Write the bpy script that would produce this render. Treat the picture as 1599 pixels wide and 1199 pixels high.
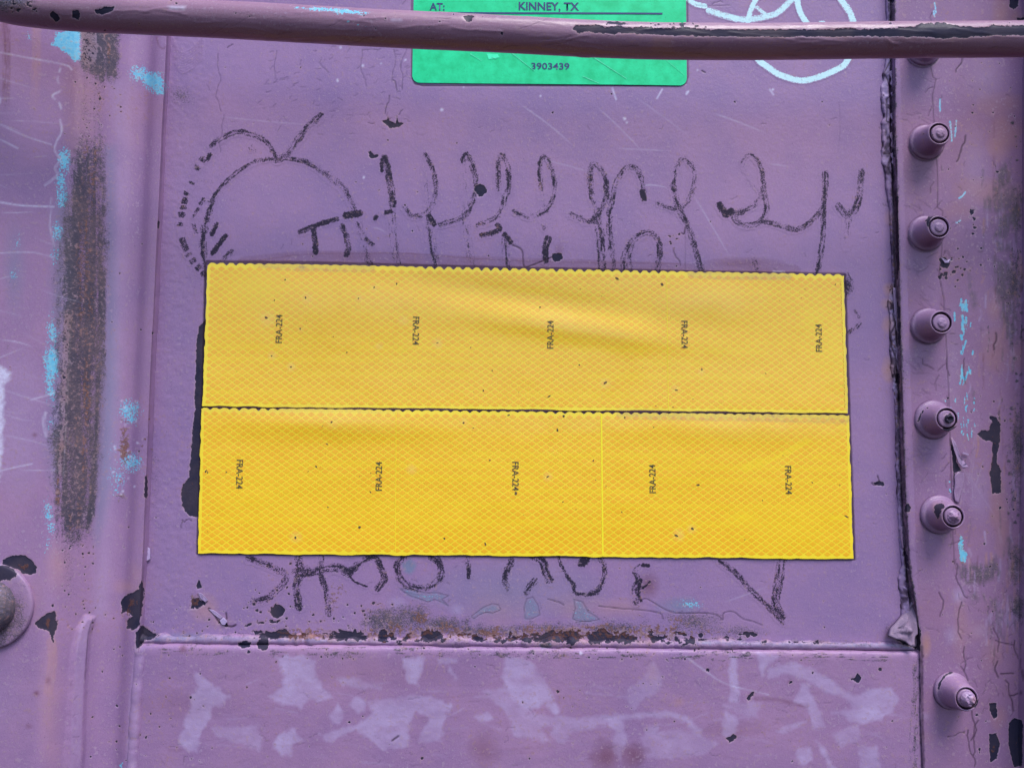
import bpy, math, random
import numpy as np

# ------------------------------------------------------------------ clear
for o in list(bpy.data.objects): bpy.data.objects.remove(o)
S = bpy.context.scene
C = S.collection
rng = np.random.default_rng(7)
random.seed(7)

# ------------------------------------------------------------------ camera
PW, PH, FOC = 1599.0, 1199.0, 1202.0          # survey picture size and focal length in its pixels
CAM = np.array([0.0, -0.545, 1.60])
PITCH, YAW, ROLL = (math.radians(a) for a in (4.507, 1.550, 0.499))
_f = np.array([math.sin(YAW)*math.cos(PITCH), math.cos(YAW)*math.cos(PITCH), math.sin(PITCH)])
_r = np.array([math.cos(YAW), -math.sin(YAW), 0.0])
_u = np.cross(_r, _f)
AX = _r*math.cos(ROLL) + _u*math.sin(ROLL)
AU = -_r*math.sin(ROLL) + _u*math.cos(ROLL)
cd = bpy.data.cameras.new('camera')
cd.sensor_fit = 'HORIZONTAL'; cd.sensor_width = 36.0; cd.lens = 36.0*FOC/PW
cd.clip_start = 0.02; cd.clip_end = 200.0
cam = bpy.data.objects.new('camera', cd); C.objects.link(cam)
import mathutils
cam.matrix_world = mathutils.Matrix([[AX[i], AU[i], -_f[i], CAM[i]] for i in range(3)] + [[0, 0, 0, 1]])
S.camera = cam

# ------------------------------------------------------------------ sky, sun, exposure
SUN_EL, SUN_AZ = 62.0, -30.0
w = bpy.data.worlds.new('World'); S.world = w; w.use_nodes = True
nt = w.node_tree; nt.nodes.clear()
sky = nt.nodes.new('ShaderNodeTexSky'); sky.sky_type = 'NISHITA'; sky.sun_disc = False
sky.sun_elevation = math.radians(SUN_EL); sky.sun_rotation = math.radians(180.0 + SUN_AZ)
sky.air_density = 1.0; sky.dust_density = 1.5; sky.ozone_density = 1.6
bg = nt.nodes.new('ShaderNodeBackground'); bg.inputs['Strength'].default_value = 0.095
wo = nt.nodes.new('ShaderNodeOutputWorld')
nt.links.new(sky.outputs[0], bg.inputs[0]); nt.links.new(bg.outputs[0], wo.inputs[0])
sd = bpy.data.lights.new('sun', 'SUN'); sd.energy = 1.5; sd.angle = math.radians(28); sd.color = (1.0, 0.97, 0.94)
sun = bpy.data.objects.new('sun', sd); C.objects.link(sun)
sun.rotation_euler = (math.radians(90 - SUN_EL), 0, math.radians(-SUN_AZ)); sun.location = (0, -2, 4)
S.view_settings.view_transform = 'Standard'; S.view_settings.look = 'None'
S.view_settings.exposure = 1.22; S.view_settings.gamma = 1.0; S.view_settings.use_curve_mapping = False

# ------------------------------------------------------------------ survey: picture <-> wall
def unproj(px, py, Y=0.0):
    px = np.asarray(px, float); py = np.asarray(py, float)
    a = (px - PW/2)/FOC; b = (py - PH/2)/FOC
    ray = _f + a[..., None]*AX - b[..., None]*AU
    t = (Y - CAM[1])/ray[..., 1]
    return CAM + ray*t[..., None]
def proj(P):
    d = P - CAM
    z = d @ _f
    return PW/2 + FOC*(d @ AX)/z, PH/2 - FOC*(d @ AU)/z
MM = 0.001

# ------------------------------------------------------------------ numpy noise
def _hash(i, j, seed):
    h = (i.astype(np.int64)*374761393 + j.astype(np.int64)*668265263 + seed*982451653) & 0xffffffff
    h = ((h ^ (h >> 13))*1274126177) & 0xffffffff
    return ((h ^ (h >> 16)) & 0xffff)/65535.0
def vnoise(x, y, seed=0):
    x = np.asarray(x, float); y = np.asarray(y, float)
    i = np.floor(x); j = np.floor(y); fx = x-i; fy = y-j
    fx = fx*fx*(3-2*fx); fy = fy*fy*(3-2*fy)
    i = i.astype(np.int64); j = j.astype(np.int64)
    return ((_hash(i, j, seed)*(1-fx) + _hash(i+1, j, seed)*fx)*(1-fy)
            + (_hash(i, j+1, seed)*(1-fx) + _hash(i+1, j+1, seed)*fx)*fy)
def fbm(x, y, seed=0, o=3):
    s = 0; a = 1; t = 0
    for k in range(o):
        s = s + a*vnoise(x*2**k, y*2**k, seed+k*17); t += a; a *= .5
    return s/t

# ------------------------------------------------------------------ wear maps, in survey pixels
OX, OY, CW, CH = 220, 160, 2040, 1520
class Map:
    def __init__(s): s.a = np.zeros((CH, CW), np.float32)
    def sample(s, px, py):
        x = np.clip(px+OX, 0, CW-1.01); y = np.clip(py+OY, 0, CH-1.01)
        i = x.astype(np.int32); j = y.astype(np.int32); fx = x-i; fy = y-j
        a = s.a
        return ((a[j, i]*(1-fx)+a[j, i+1]*fx)*(1-fy) + (a[j+1, i]*(1-fx)+a[j+1, i+1]*fx)*fy)
def window(x0, y0, x1, y1):
    a = max(0, int(x0+OX)); b = min(CW, int(x1+OX)+2); c = max(0, int(y0+OY)); d = min(CH, int(y1+OY)+2)
    if b <= a or d <= c: return None
    X, Y = np.meshgrid(np.arange(a, b)-OX, np.arange(c, d)-OY)
    return slice(c, d), slice(a, b), X.astype(float), Y.astype(float)
def catmull(pts, n=8):
    P = np.array(pts, float)
    if len(P) < 3: return P
    Q = np.vstack([2*P[0]-P[1], P, 2*P[-1]-P[-2]])
    out = []
    for i in range(1, len(Q)-2):
        t = np.linspace(0, 1, n, endpoint=False)[:, None]
        a, b, c, d = Q[i-1], Q[i], Q[i+1], Q[i+2]
        out.append(.5*((2*b)+(c-a)*t+(2*a-5*b+4*c-d)*t**2+(3*b-a-3*c+d)*t**3))
    return np.vstack(out+[P[-1:]])
def path_field(P, pad):
    W = window(P[:, 0].min()-pad, P[:, 1].min()-pad, P[:, 0].max()+pad, P[:, 1].max()+pad)
    if W is None: return None
    sy, sx, X, Y = W
    best = np.full(X.shape, 1e9); U = np.zeros(X.shape); T = np.zeros(X.shape); L = 0.0
    for a, b in zip(P[:-1], P[1:]):
        dx, dy = b-a; l = math.hypot(dx, dy)
        if l < 1e-6: continue
        t = np.clip(((X-a[0])*dx+(Y-a[1])*dy)/(l*l), 0, 1)
        ex = X-a[0]-t*dx; ey = Y-a[1]-t*dy
        d = np.hypot(ex, ey); m = d < best
        best[m] = d[m]; U[m] = ((dx*ey-dy*ex)/l)[m]; T[m] = L+(t*l)[m]; L += l
    return sy, sx, X, Y, best, U, T, L
_sid = [100]
def stroke(M, pts, wd=9., v=.9, streak=.45, fade=(0, 0), dash=0, smooth=True, taper=0, jag=0):
    crayon = M is CR['figure'] or M is CR['loops'] or M is CR['scrawl']
    _sid[0] += 1
    P = catmull(pts) if smooth else np.array(pts, float)
    F = path_field(P, wd+3)
    if F is None: return
    sy, sx, X, Y, d, U, T, L = F
    if crayon: wd = wd*1.06; jag = jag or 3.5
    h = wd/2*(1-taper*T/max(L, 1))
    if jag: d = d+(fbm(X/4.2, Y/4.2, _sid[0]+9)-.5)*jag
    prof = np.clip((h-d)/1.6+.5, 0, 1)*v
    if streak:
        n = vnoise(U/1.1+50, T/24., _sid[0])*.55+vnoise(U/1.9, T/7., _sid[0]+5)*.45; n = np.clip((n-.5)*1.5+.5, 0, 1)
        edge = np.clip(1-d/np.maximum(h, .5), 0, 1)
        prof = prof*(1-streak*(1-n)*1.85)*(.72+.28*np.sqrt(edge))
    if crayon: prof = np.maximum(prof, .20*v*np.clip((h*1.55-d)/(h*.9), 0, 1)*(.4+.9*vnoise(X/7., Y/9., _sid[0]+31)))
    if dash: prof = prof*np.clip((vnoise(T/dash, T*0, _sid[0])-.24)*6, .12 if crayon else 0, 1)
    if fade[0]: prof = prof*np.clip(T/(fade[0]*L), 0, 1)
    if fade[1]: prof = prof*np.clip((L-T)/(fade[1]*L), 0, 1)
    M.a[sy, sx] = np.maximum(M.a[sy, sx], np.clip(prof, 0, 1))
def line(M, pts, wd=1.5, v=1.0, smooth=True):
    P = catmull(pts, 4) if smooth else np.array(pts, float)
    F = path_field(P, wd+3)
    if F is None: return
    sy, sx, X, Y, d = F[:5]
    M.a[sy, sx] = np.maximum(M.a[sy, sx], np.clip((wd/2-d)/1.0+.5, 0, 1)*v)
def crack(M, x, y, ang, length, wd=1.3, v=.9, wig=.5, step=5):
    pts = [(x, y)]; a = ang
    for k in range(max(2, int(length/step))):
        a = ang+(a-ang)*.6+rng.normal(0, wig)
        x += math.cos(a)*step; y += math.sin(a)*step; pts.append((x, y))
    line(M, pts, wd, v, False)
def poly_field(poly, pad):
    P = np.array(poly, float)
    F = path_field(np.vstack([P, P[:1]]), pad)
    if F is None: return None
    sy, sx, X, Y, d = F[:5]
    ins = np.zeros(X.shape, bool)
    for (x0, y0), (x1, y1) in zip(P, np.roll(P, -1, 0)):
        if y0 == y1: continue
        c = ((Y < y0) != (Y < y1)) & (X < (x1-x0)*(Y-y0)/(y1-y0)+x0)
        ins ^= c
    return sy, sx, X, Y, np.where(ins, d, -d)
def blob(M, poly, v=1.0, soft=3.0, rough=1.1, op='max', rs=4.):
    """filled outline; 0.5 lies on the outline"""
    F = poly_field(poly, soft+6)
    if F is None: return
    sy, sx, X, Y, s = F
    if rough:
        _sid[0] += 1; s = s+(fbm(X/rs, Y/rs, _sid[0])-.5)*2*rough
    f = np.clip(.5+s/(2*soft), 0, 1)*v
    if op == 'max': M.a[sy, sx] = np.maximum(M.a[sy, sx], f)
    elif op == 'cut': M.a[sy, sx] = M.a[sy, sx]*(1-f)
    else: M.a[sy, sx] += f
def ell(M, cx, cy, rx, ry, v=1.0, rot=0., p=1.0, rough=.0, op='max', rs=18.):
    r = max(rx, ry)*1.3
    W = window(cx-r, cy-r, cx+r, cy+r)
    if W is None: return
    sy, sx, X, Y = W
    c, s = math.cos(rot), math.sin(rot)
    a = ((X-cx)*c+(Y-cy)*s)/rx; b = (-(X-cx)*s+(Y-cy)*c)/ry
    q = np.hypot(a, b)
    if rough:
        _sid[0] += 1; q = q+(fbm(X/rs, Y/rs, _sid[0])-.5)*2*rough
    f = np.clip(1-q, 0, 1)**p*v
    if op == 'max': M.a[sy, sx] = np.maximum(M.a[sy, sx], f)
    else: M.a[sy, sx] += f
def dot(M, x, y, r, v=1.0):
    k = 7; a0 = rng.random()*6
    blob(M, [(x+r*rng.uniform(.7, 1.25)*math.cos(a0+2*math.pi*i/k), y+r*rng.uniform(.7, 1.25)*math.sin(a0+2*math.pi*i/k)) for i in range(k)], v, 1.2)
def specks(M, x0, y0, x1, y1, n, r0=.8, r1=1.8, v=1.0):
    for _ in range(n): dot(M, rng.uniform(x0, x1), rng.uniform(y0, y1), rng.uniform(r0, r1)*rng.random()**.5+.4, v)

names = ['rust', 'chip', 'cyan', 'pale', 'tan', 'grime', 'crack', 'white', 'maroon', 'blue', 'olive', 'height']
L = {k: Map() for k in names}            # wall
RL = {k: Map() for k in names}           # rung
BL = {k: Map() for k in names}           # bolts
CR = {k: Map() for k in ('figure', 'loops', 'scrawl', 'paint')}
ZERO = Map()

# ------------------------------------------------------------------ crayon marks on the panel
F = CR['figure']
stroke(F, [(330,229),(345,217),(370,207),(398,212),(415,220),(424,232),(430,246)], 9, .85, .5)
stroke(F, [(328,242),(325,249)], 8, .95, .2)
stroke(F, [(316,250),(308,263),(303,277),(297,293),(290,306),(286,325),(282,346),(282,362),(287,382),(300,407),(318,427)], 11, .95, .35, dash=4.5)
stroke(F, [(440,249),(415,249),(397,254),(370,270),(342,297),(328,324),(320,350),(317,376),(317,404),(320,428)], 7, .85, .45)
stroke(F, [(330,315),(322,345),(317,375),(318,400)], 12, .75, .4, dash=6)
stroke(F, [(433,250),(447,243),(465,219),(482,197),(501,181)], 11, .85, .5)
stroke(F, [(437,249),(455,249),(482,255),(507,271),(535,291),(547,314),(557,334)], 8, .85, .45)
stroke(F, [(507,271),(535,293),(549,315)], 13, .6, .8)
stroke(F, [(469,362),(500,350),(526,342)], 9, .95, .3, taper=.2)
stroke(F, [(540,337),(562,333)], 11, 1, .15)
stroke(F, [(489,357),(492,375),(493,394)], 9, .95, .25)
stroke(F, [(535,354),(541,372),(544,386),(541,398)], 9, .95, .3)
stroke(F, [(558,352),(567,372)], 11, .8, .8); stroke(F, [(572,374),(581,381)], 8, .9, .3)
stroke(F, [(569,388),(574,405),(580,413)], 10, .75, .7)
stroke(F, [(318,312),(302,338)], 6, .8, .3, dash=4)
stroke(F, [(338,350),(331,366)], 7, .95, .3); stroke(F, [(353,368),(332,395)], 8, .95, .2); stroke(F, [(361,393),(343,412)], 9, .8, .4)
stroke(F, [(302,352),(306,363)], 7, .8, .4); stroke(F, [(388,232),(400,236)], 2, .5, 0); stroke(F, [(393,226),(391,238)], 2, .5, 0)
P = CR['loops']
stroke(P, [(601,247),(605,265),(610,290),(613,310)], 11, .95, .4); stroke(P, [(596,250),(597,266)], 6, .9, .3)
stroke(P, [(618,300),(615,320),(607,332),(592,332),(585,342)], 7, .95, .3, dash=9)
stroke(P, [(611,318),(612,340),(615,372),(620,414)], 14, .62, .75)
stroke(P, [(664,242),(675,262),(681,290),(679,306),(672,327),(658,337),(642,337),(631,324)], 8, .85, .5)
stroke(P, [(664,262),(665,295),(669,335)], 9, .38, .9); stroke(P, [(671,338),(675,345),(678,350)], 8, 1, .1)
stroke(P, [(670,340),(673,365),(681,414)], 13, .66, .65)
stroke(P, [(723,252),(728,241),(737,256),(744,290),(741,306),(730,333),(713,344),(688,351)], 9, .85, .5)
stroke(P, [(723,252),(724,290),(726,320)], 10, .42, .9); stroke(P, [(727,320),(728,345),(731,375),(736,412)], 13, .6, .75)
stroke(P, [(779,296),(777,262),(783,243),(793,263),(795,290),(789,307),(781,333),(763,346),(746,351)], 9, .85, .5)
stroke(P, [(778,250),(779,290)], 9, .6, .7); stroke(P, [(786,350),(789,385),(792,416)], 12, .7, .6, fade=(.4,0))
for q in ([(752,368),(763,365),(775,361)], [(777,352),(781,357)], [(788,367),(798,378)], [(765,366),(772,362)]): stroke(P, q, 8, .95, .2)
stroke(P, [(845,296),(843,258),(850,246),(861,265),(866,296),(859,320),(847,332),(826,339),(810,335),(802,330)], 8, .85, .5)
stroke(P, [(844,258),(845,300),(848,356)], 9, .5, .8); stroke(P, [(856,373),(852,388),(852,406)], 11, .95, .35)
stroke(P, [(922,300),(922,267),(928,256),(944,274),(947,297),(945,315),(932,337),(918,347),(904,341),(891,336)], 9, .9, .45)
stroke(P, [(921,262),(922,298),(929,323),(932,345)], 10, .75, .55); stroke(P, [(931,340),(937,370),(941,423)], 14, .8, .5)
stroke(P, [(1005,311),(1004,292),(996,268),(981,261),(967,276),(958,300),(951,342),(953,376),(960,423)], 9, .85, .5)
stroke(P, [(1003,300),(1006,310)], 9, 1, .1)
stroke(P, [(974,423),(975,402),(986,379),(1004,365),(1020,366),(1030,386),(1026,423)], 10, .85, .5); stroke(P, [(986,422),(984,402),(990,384)], 6, .7, .5)
stroke(P, [(1052,296),(1055,266),(1067,248),(1082,260),(1085,276),(1081,298),(1072,317),(1059,326),(1044,324),(1026,317)], 8, .8, .5)
stroke(P, [(1051,290),(1054,306),(1060,326),(1075,355),(1087,395),(1095,424)], 10, .85, .45)
stroke(P, [(1160,254),(1170,243),(1184,254),(1190,271),(1192,297),(1178,320),(1157,330),(1140,334),(1125,321)], 8, .8, .5)
stroke(P, [(1161,262),(1181,291),(1194,312)], 6, .5, .8); stroke(P, [(1124,320),(1133,334),(1142,330)], 11, .95, .15)
stroke(P, [(1192,295),(1197,325),(1189,345),(1170,352),(1152,347),(1147,337),(1158,331)], 10, .85, .45)
stroke(P, [(1190,346),(1205,348),(1226,355),(1243,358),(1262,350),(1282,328),(1288,305),(1290,271)], 9, .85, .45)
stroke(P, [(1288,272),(1287,310),(1285,345),(1284,375),(1277,424)], 9, .85, .5)
stroke(P, [(1346,269),(1343,300),(1336,326),(1323,336),(1309,321)], 11, .85, .45); stroke(P, [(1326,330),(1323,360),(1322,394)], 12, .7, .75, fade=(0,.3))
stroke(P, [(1322,432),(1328,445),(1322,458)], 12, .7, .5); stroke(P, [(1336,486),(1344,500),(1337,512),(1322,520)], 7, .8, .5, dash=8)
stroke(P, [(1172,399),(1178,410),(1181,421)], 9, .6, .5, fade=(.5,0))
ell(P, 1323,447,9,17,.7,p=.6)
Q = CR['scrawl']
stroke(Q, [(388,872),(404,877),(428,886),(446,898),(441,912),(431,923),(415,935),(395,939)], 11.2, .93, .46)
stroke(Q, [(466,866),(467,885),(466,905),(464,920),(467,947)], 13.4, .93, .46); stroke(Q, [(459,892),(478,887),(483,893),(470,899)], 9.0, .9, .5)
stroke(Q, [(500,865),(502,885),(503,905),(510,926),(513,958)], 10.1, .93, .46)
stroke(Q, [(483,894),(505,889),(525,886),(545,894)], 13.4, .93, .46); stroke(Q, [(548,890),(570,874),(586,871),(596,890),(600,903),(590,918)], 11.2, .93, .46)
stroke(Q, [(545,899),(556,909),(573,915)], 2.8, .95, .1)
stroke(Q, [(632,868),(621,880),(622,897),(630,909),(645,917),(664,917),(682,908),(689,893),(684,876),(672,868)], 11.2, .93, .46)
stroke(Q, [(729,866),(731,882),(732,900)], 7.8, .93, .45); stroke(Q, [(799,874),(791,892),(789,905),(792,918)], 10.1, .93, .46)
stroke(Q, [(832,868),(847,876),(852,892),(858,905)], 12.3, .93, .46); stroke(Q, [(836,906),(826,917),(822,925)], 10.1, .9, .5)
stroke(Q, [(871,869),(878,888),(889,904),(896,914),(897,925),(917,927),(934,925)], 6.7, .93, .45)
stroke(Q, [(936,868),(944,884),(944,899),(937,916),(922,926)], 9.0, .93, .45)
blob(Q, [(903,876),(910,868),(921,870),(919,878),(912,884),(902,884)], .95, 2.5, 1)
stroke(Q, [(998,884),(990,892),(996,905),(990,920),(993,940)], 9.0, .9, .5); stroke(Q, [(1000,905),(997,925),(1001,937)], 5.6, .95, .2); stroke(Q, [(1004,882),(1012,883)], 6.7, .95, .1); stroke(Q, [(1003,918),(1014,909)], 3.4, .95, .1)
stroke(Q, [(1125,877),(1148,894),(1172,921),(1200,947),(1222,971)], 9.0, .93, .46)
stroke(Q, [(1221,872),(1217,900),(1211,935),(1218,962)], 14.6, .93, .46); stroke(Q, [(1207,945),(1222,962)], 12.3, .93, .45)
G = CR['paint']
stroke(G, [(1060,-12),(1075,0),(1087,7),(1101,10)], 8, .95, .12); stroke(G, [(1107,17),(1132,25),(1162,31),(1197,26),(1216,19),(1238,-2)], 10, .92, .22)
stroke(G, [(1166,45),(1170,25),(1176,8),(1186,-10)], 8, 1, .1); stroke(G, [(1182,12),(1192,20),(1200,26)], 6, .9, .2)
stroke(G, [(1243,-20),(1246,6),(1252,24),(1266,44)], 9, 1, .08); stroke(G, [(1300,-30),(1314,0),(1327,20),(1333,38),(1335,62),(1322,97),(1306,109),(1280,120),(1252,126),(1220,118),(1199,105),(1184,93),(1172,70)], 9.5, .97, .12)
stroke(G, [(1300,-30),(1314,0),(1327,20),(1333,38)], 12, .62, .5); ell(G, 1284,37,7,5,1,p=.4)

# ------------------------------------------------------------------ wear on the left post
R_, CHP, CY, PA, TN, GR, CK, WH, MA, BU, OL, HT = (L[k] for k in names)
blob(GR, [(122,10),(182,10),(190,90),(186,120),(160,132),(138,116),(124,100)], 1., 10, 6, rs=9); ell(GR, 160,120,36,26,.7,p=.5,rough=.4,rs=7); blob(R_, [(152,40),(182,40),(186,95),(165,118),(158,90)], .48, 12, 3)
band = [(124,226),(150,214),(166,228),(166,300),(170,380),(167,480),(164,560),(158,640),(155,720),(146,800),(136,838),(92,835),(84,800),(84,740),(76,690),(90,600),(90,520),(88,430),(90,370),(98,320),(112,250)]
blob(GR, band, .95, 19, 10, rs=9); blob(GR, [(128,110),(182,115),(176,170),(168,225),(122,228),(112,170)], .46, 18, 10, rs=8); blob(TN, [(112,110),(150,115),(150,225),(112,240)], .25, 18, 6); blob(MA, [(104,100),(128,100),(122,240),(104,260)], .35, 14, 6); blob(BU, [(86,330),(104,290),(100,500),(94,640),(86,760),(74,700),(84,560)], .5, 14, 6); blob(GR, [(x+(-8 if x < 120 else 8), y) for x, y in band], .5, 14, 6, rs=12); blob(R_, [(x+(8 if x < 120 else -8), y) for x, y in band[:13]]+[(118,760),(114,600),(112,500),(114,380),(122,260)], .5, 12, 9, rs=16)
blob(GR, [(148,420),(168,420),(165,560),(158,660),(150,800),(138,832),(130,832),(142,700),(150,560)], 1., 6, 3); blob(CHP, [(126,45),(152,45),(150,95),(140,104),(128,98)], .42, 4); ell(GR, 142,222,36,30,.7,p=.6,rough=.4,rs=9); ell(GR, 116,838,40,34,.75,p=.6,rough=.4,rs=9); blob(OL, [(150,560),(162,560),(158,640),(150,760),(138,825),(130,825),(140,720)], .8, 8, 3)
blob(OL, [(88,380),(100,300),(108,330),(98,450),(92,560),(84,600)], .5, 8, 3)
blob(GR, [(80,838),(136,838),(134,900),(120,960),(110,1000),(100,960),(86,900)], .42, 18, 6); ell(TN, 90,880,26,60,.45); ell(TN, 78,1100,24,150,.32); ell(TN, 55,935,22,60,.2)
specks(CHP, 90,840,150,985,70,.6,1.7,.95); specks(CHP, 140,955,330,1190,90,.6,1.6,.95); specks(CHP, 100,120,190,215,60,.5,1.6,.95); specks(CHP, 165,230,250,900,45,.4,1.3,.9)
ell(GR, 146,140,20,14,.5); ell(GR, 136,185,22,25,.3)
stroke(MA, [(106,492),(105,505),(102,560),(100,620),(96,680),(92,745)], 11, .95, .2, jag=3); stroke(CHP, [(106,494),(105,505),(102,560),(100,620),(96,680),(92,740)], 8, .62, .5, taper=.3, jag=4); stroke(R_, [(92,750),(90,785)], 10, .95, .2)
line(TN, [(112,495),(106,600),(102,700)], 2.2, .9)
stroke(WH, [(99,745),(106,600),(110,520)], 1.2, .3, .5)
for cx, cy, rx, ry, v in ((100,250,9,22,.75),(95,283,9,20,.8),(97,310,9,16,.8),(90,360,9,18,.62),(86,400,7,26,.5),(82,520,9,36,.62),(80,570,10,40,.85),(80,610,8,28,.62),(78,660,7,20,.4),(75,800,9,24,.66),(81,822,6,14,.6),(73,850,10,30,.35)):
    ell(CY, cx, cy, rx*1.5, ry*1.3, v, p=.6, rough=.3)
blob(CY, [(88,50),(126,46),(127,94),(117,96),(104,84),(92,74),(80,72)], .93, 4, 3); blob(CY, [(40,50),(48,50),(48,68),(42,64)], .55, 4, 2)
for cx, cy, rx, ry, v in ((238,126,26,16,.92),(218,117,20,14,.7),(248,138,14,11,.7),(200,641,22,20,.62),(206,655,14,12,.66),(204,724,22,18,.62),(184,742,20,18,.5),(183,766,14,12,.45),(182,700,22,26,.35)):
    ell(CY, cx, cy, rx*1.25, ry*1.25, v, .4, p=.55, rough=.35)
specks(WH, 185,625,216,665,10,.5,1.5); specks(WH, 176,690,214,772,16,.5,1.5)
ell(GR, 283,150,44,26,.62,.35,p=.7); ell(R_, 272,138,18,16,.45,p=.7)
st_ = vnoise((XX:=np.mgrid[0:CH, 0:CW])[1]/3.2, XX[0]/70., 811)*.5+vnoise(XX[1]/7., XX[0]/150., 812)*.5
zone = (XX[1]-OX > 60) & (XX[1]-OX < 200) & (XX[0]-OY < 1000)
GR.a = np.where(zone, GR.a*(.62+.62*st_), GR.a).astype(np.float32); R_.a = np.where(zone, R_.a*(.45+1.0*vnoise(XX[1]/5., XX[0]/40., 813)), R_.a).astype(np.float32)
# grey-blue overspray beside the rubbed band
blob(BU, [(166,230),(178,230),(182,600),(172,760),(152,850),(148,830),(158,640),(166,430)], .55, 9, 3)
blob(PA, [(178,130),(190,130),(196,300),(186,520),(180,700),(170,830),(160,960),(150,960),(162,700),(176,420)], .38, 16)  # pale stripe: overspray plus the light along the post fold, painted in
# outer face: streaks, scratches, scuffs
stroke(MA, [(9,35),(10,90),(9,150),(10,178)], 13, .75, .5, fade=(0,.3)); stroke(GR, [(9,60),(9,120),(9,165)], 11, .5, .6)
stroke(TN, [(57,45),(57,95),(54,150),(51,175)], 15, .6, .5, fade=(0,.35)); stroke(R_, [(58,45),(57,110),(53,172)], 10, .45, .5)
ell(GR, 16,270,13,40,.4); ell(GR, 8,350,14,60,.35); ell(GR, 20,440,22,80,.42); ell(GR, 12,540,16,50,.42); ell(BU, 22,420,22,90,.5); ell(CY, 27,380,14,36,.42); ell(CY, 20,430,16,22,.45)
for k in range(26):
    y0 = rng.uniform(70,760); x0 = rng.uniform(-60,60); ln = rng.uniform(25,110); a = rng.normal(.18,.22)
    stroke(WH, [(x0,y0),(x0+ln*.5*math.cos(a),y0+ln*.5*math.sin(a)+rng.normal(0,2)),(x0+ln*math.cos(a),y0+ln*math.sin(a))], rng.uniform(.8,1.4), rng.uniform(.3,.7), .3, fade=(.2,.3))
stroke(WH, [(94,108),(90,125),(96,140),(82,150),(92,160),(96,172),(100,184)], 3.5, .6, .4, dash=9)
stroke(WH, [(94,188),(96,205),(88,222),(86,235),(94,250),(86,262),(90,272),(80,282),(70,289)], 4, .66, .4)
stroke(WH, [(0,82),(40,90),(75,96),(105,103),(112,109)], 2.6, .8, .4); stroke(WH, [(0,316),(35,321),(84,323)], 3, .8, .3); stroke(WH, [(0,395),(50,394),(84,402)], 2, .6, .4); stroke(WH, [(80,310),(78,350),(84,385)], 4, .5, .6)
stroke(WH, [(0,735),(25,729),(50,724)], 2.4, .6, .3); stroke(WH, [(48,624),(70,618),(84,614)], 3, .6, .4); stroke(WH, [(70,645),(68,660),(72,680)], 6, .45, .5); stroke(WH, [(0,195),(40,213),(80,226)], 2, .6, .3); stroke(WH, [(0,218),(28,232)], 2.2, .7, .3)
blob(WH, [(-40,560),(4,572),(16,582),(12,594),(5,600),(5,640),(3,700),(-2,750),(-40,760)], .95, 4, 4); ell(WH,-1,157,4,7,1); ell(R_, 12,572,8,7,.6); ell(MA, 54,679,6,5,.8)
ell(PA, 30,660,50,130,.25,p=.6); ell(PA,-20,1080,70,80,.2)
# chips on the post
blob(CHP, [(55,973),(66,963),(74,957),(86,954),(88,962),(86,966),(89,974),(87,985),(84,992),(83,1003),(80,996),(77,985),(70,983),(60,980)], 1, 2.2, .8)
blob(CHP, [(5,874),(15,868),(38,867),(50,874),(58,886),(56,894),(48,898),(36,895),(30,890),(14,886),(4,886)], 1, 2.2, .8); ell(R_, 38,884,16,10,.85); ell(R_, 74,972,14,12,.95); ell(R_, 206,940,14,16,.9); ell(R_, 1552,700,10,60,.5); ell(R_, 1553,1170,8,16,.6); ell(R_, 1588,1160,8,26,.5); ell(R_, 434,954,9,9,.5)
blob(CHP, [(80,945),(85,941),(83,948)], 1, 1.5); stroke(TN, [(80,1002),(82,1030),(76,1080)], 16, .6, .2); ell(MA, 57,1082,7,6,.9); ell(MA, 75,1062,6,9,.6); ell(MA,45,1133,8,6,.5)
blob(CHP, [(188,940),(196,929),(214,922),(222,905),(226,920),(223,945),(218,978),(208,984),(198,980),(198,970),(206,962),(200,955),(190,958)], 1, 2.5, 1.2); ell(R_, 199,955,14,12,.8); blob(PA, [(199,937),(206,935),(205,945),(200,945)], 1, 1.5); ell(TN, 198,915,26,16,.5); ell(TN, 210,895,16,26,.4)
blob(CHP, [(226,745),(230,742),(232,765),(230,778),(225,776)], 1, 2, .5)
for y0, y1, v in ((640,740,.85),(690,725,.95),(745,800,.6),(860,900,.5)):
    ell(R_, 262-(y0+y1)/2*.05-28-6, (y0+y1)/2, 12, (y1-y0)/2, v, p=.6, rough=.4)
specks(R_, 218,650,238,735,14,1,3,.9)
blob(CHP, [(247,345),(250,345),(249,358),(246,356)], 1, 1.5); dot(CHP, 239,520,2)
# weld beads along the foot of the post (raised)
blob(HT, [(133,962),(146,965),(139,990),(135,1030),(132,1090),(128,1240),(100,1240),(108,1100),(112,1030),(121,985)], .55, 4, 1.2, rs=14); stroke(PA, [(138,966),(130,985),(124,1030),(120,1090),(117,1150),(113,1240)], 16, .42, .35)
stroke(PA, [(218,1018),(213,1060),(208,1120),(203,1240)], 17, .42, .35)
line(CK, [(144,966),(137,985),(133,1030),(131,1060)], 1.5, .7)
for cx, cy in ((118,1062),(119,1092),(118,1118),(117,1150),(118,1175)): crack(CK, cx-6, cy, rng.normal(0,.9), 14, .9, .4)
blob(CY, [(185,1193),(193,1189),(190,1198)], .9, 2)

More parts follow.
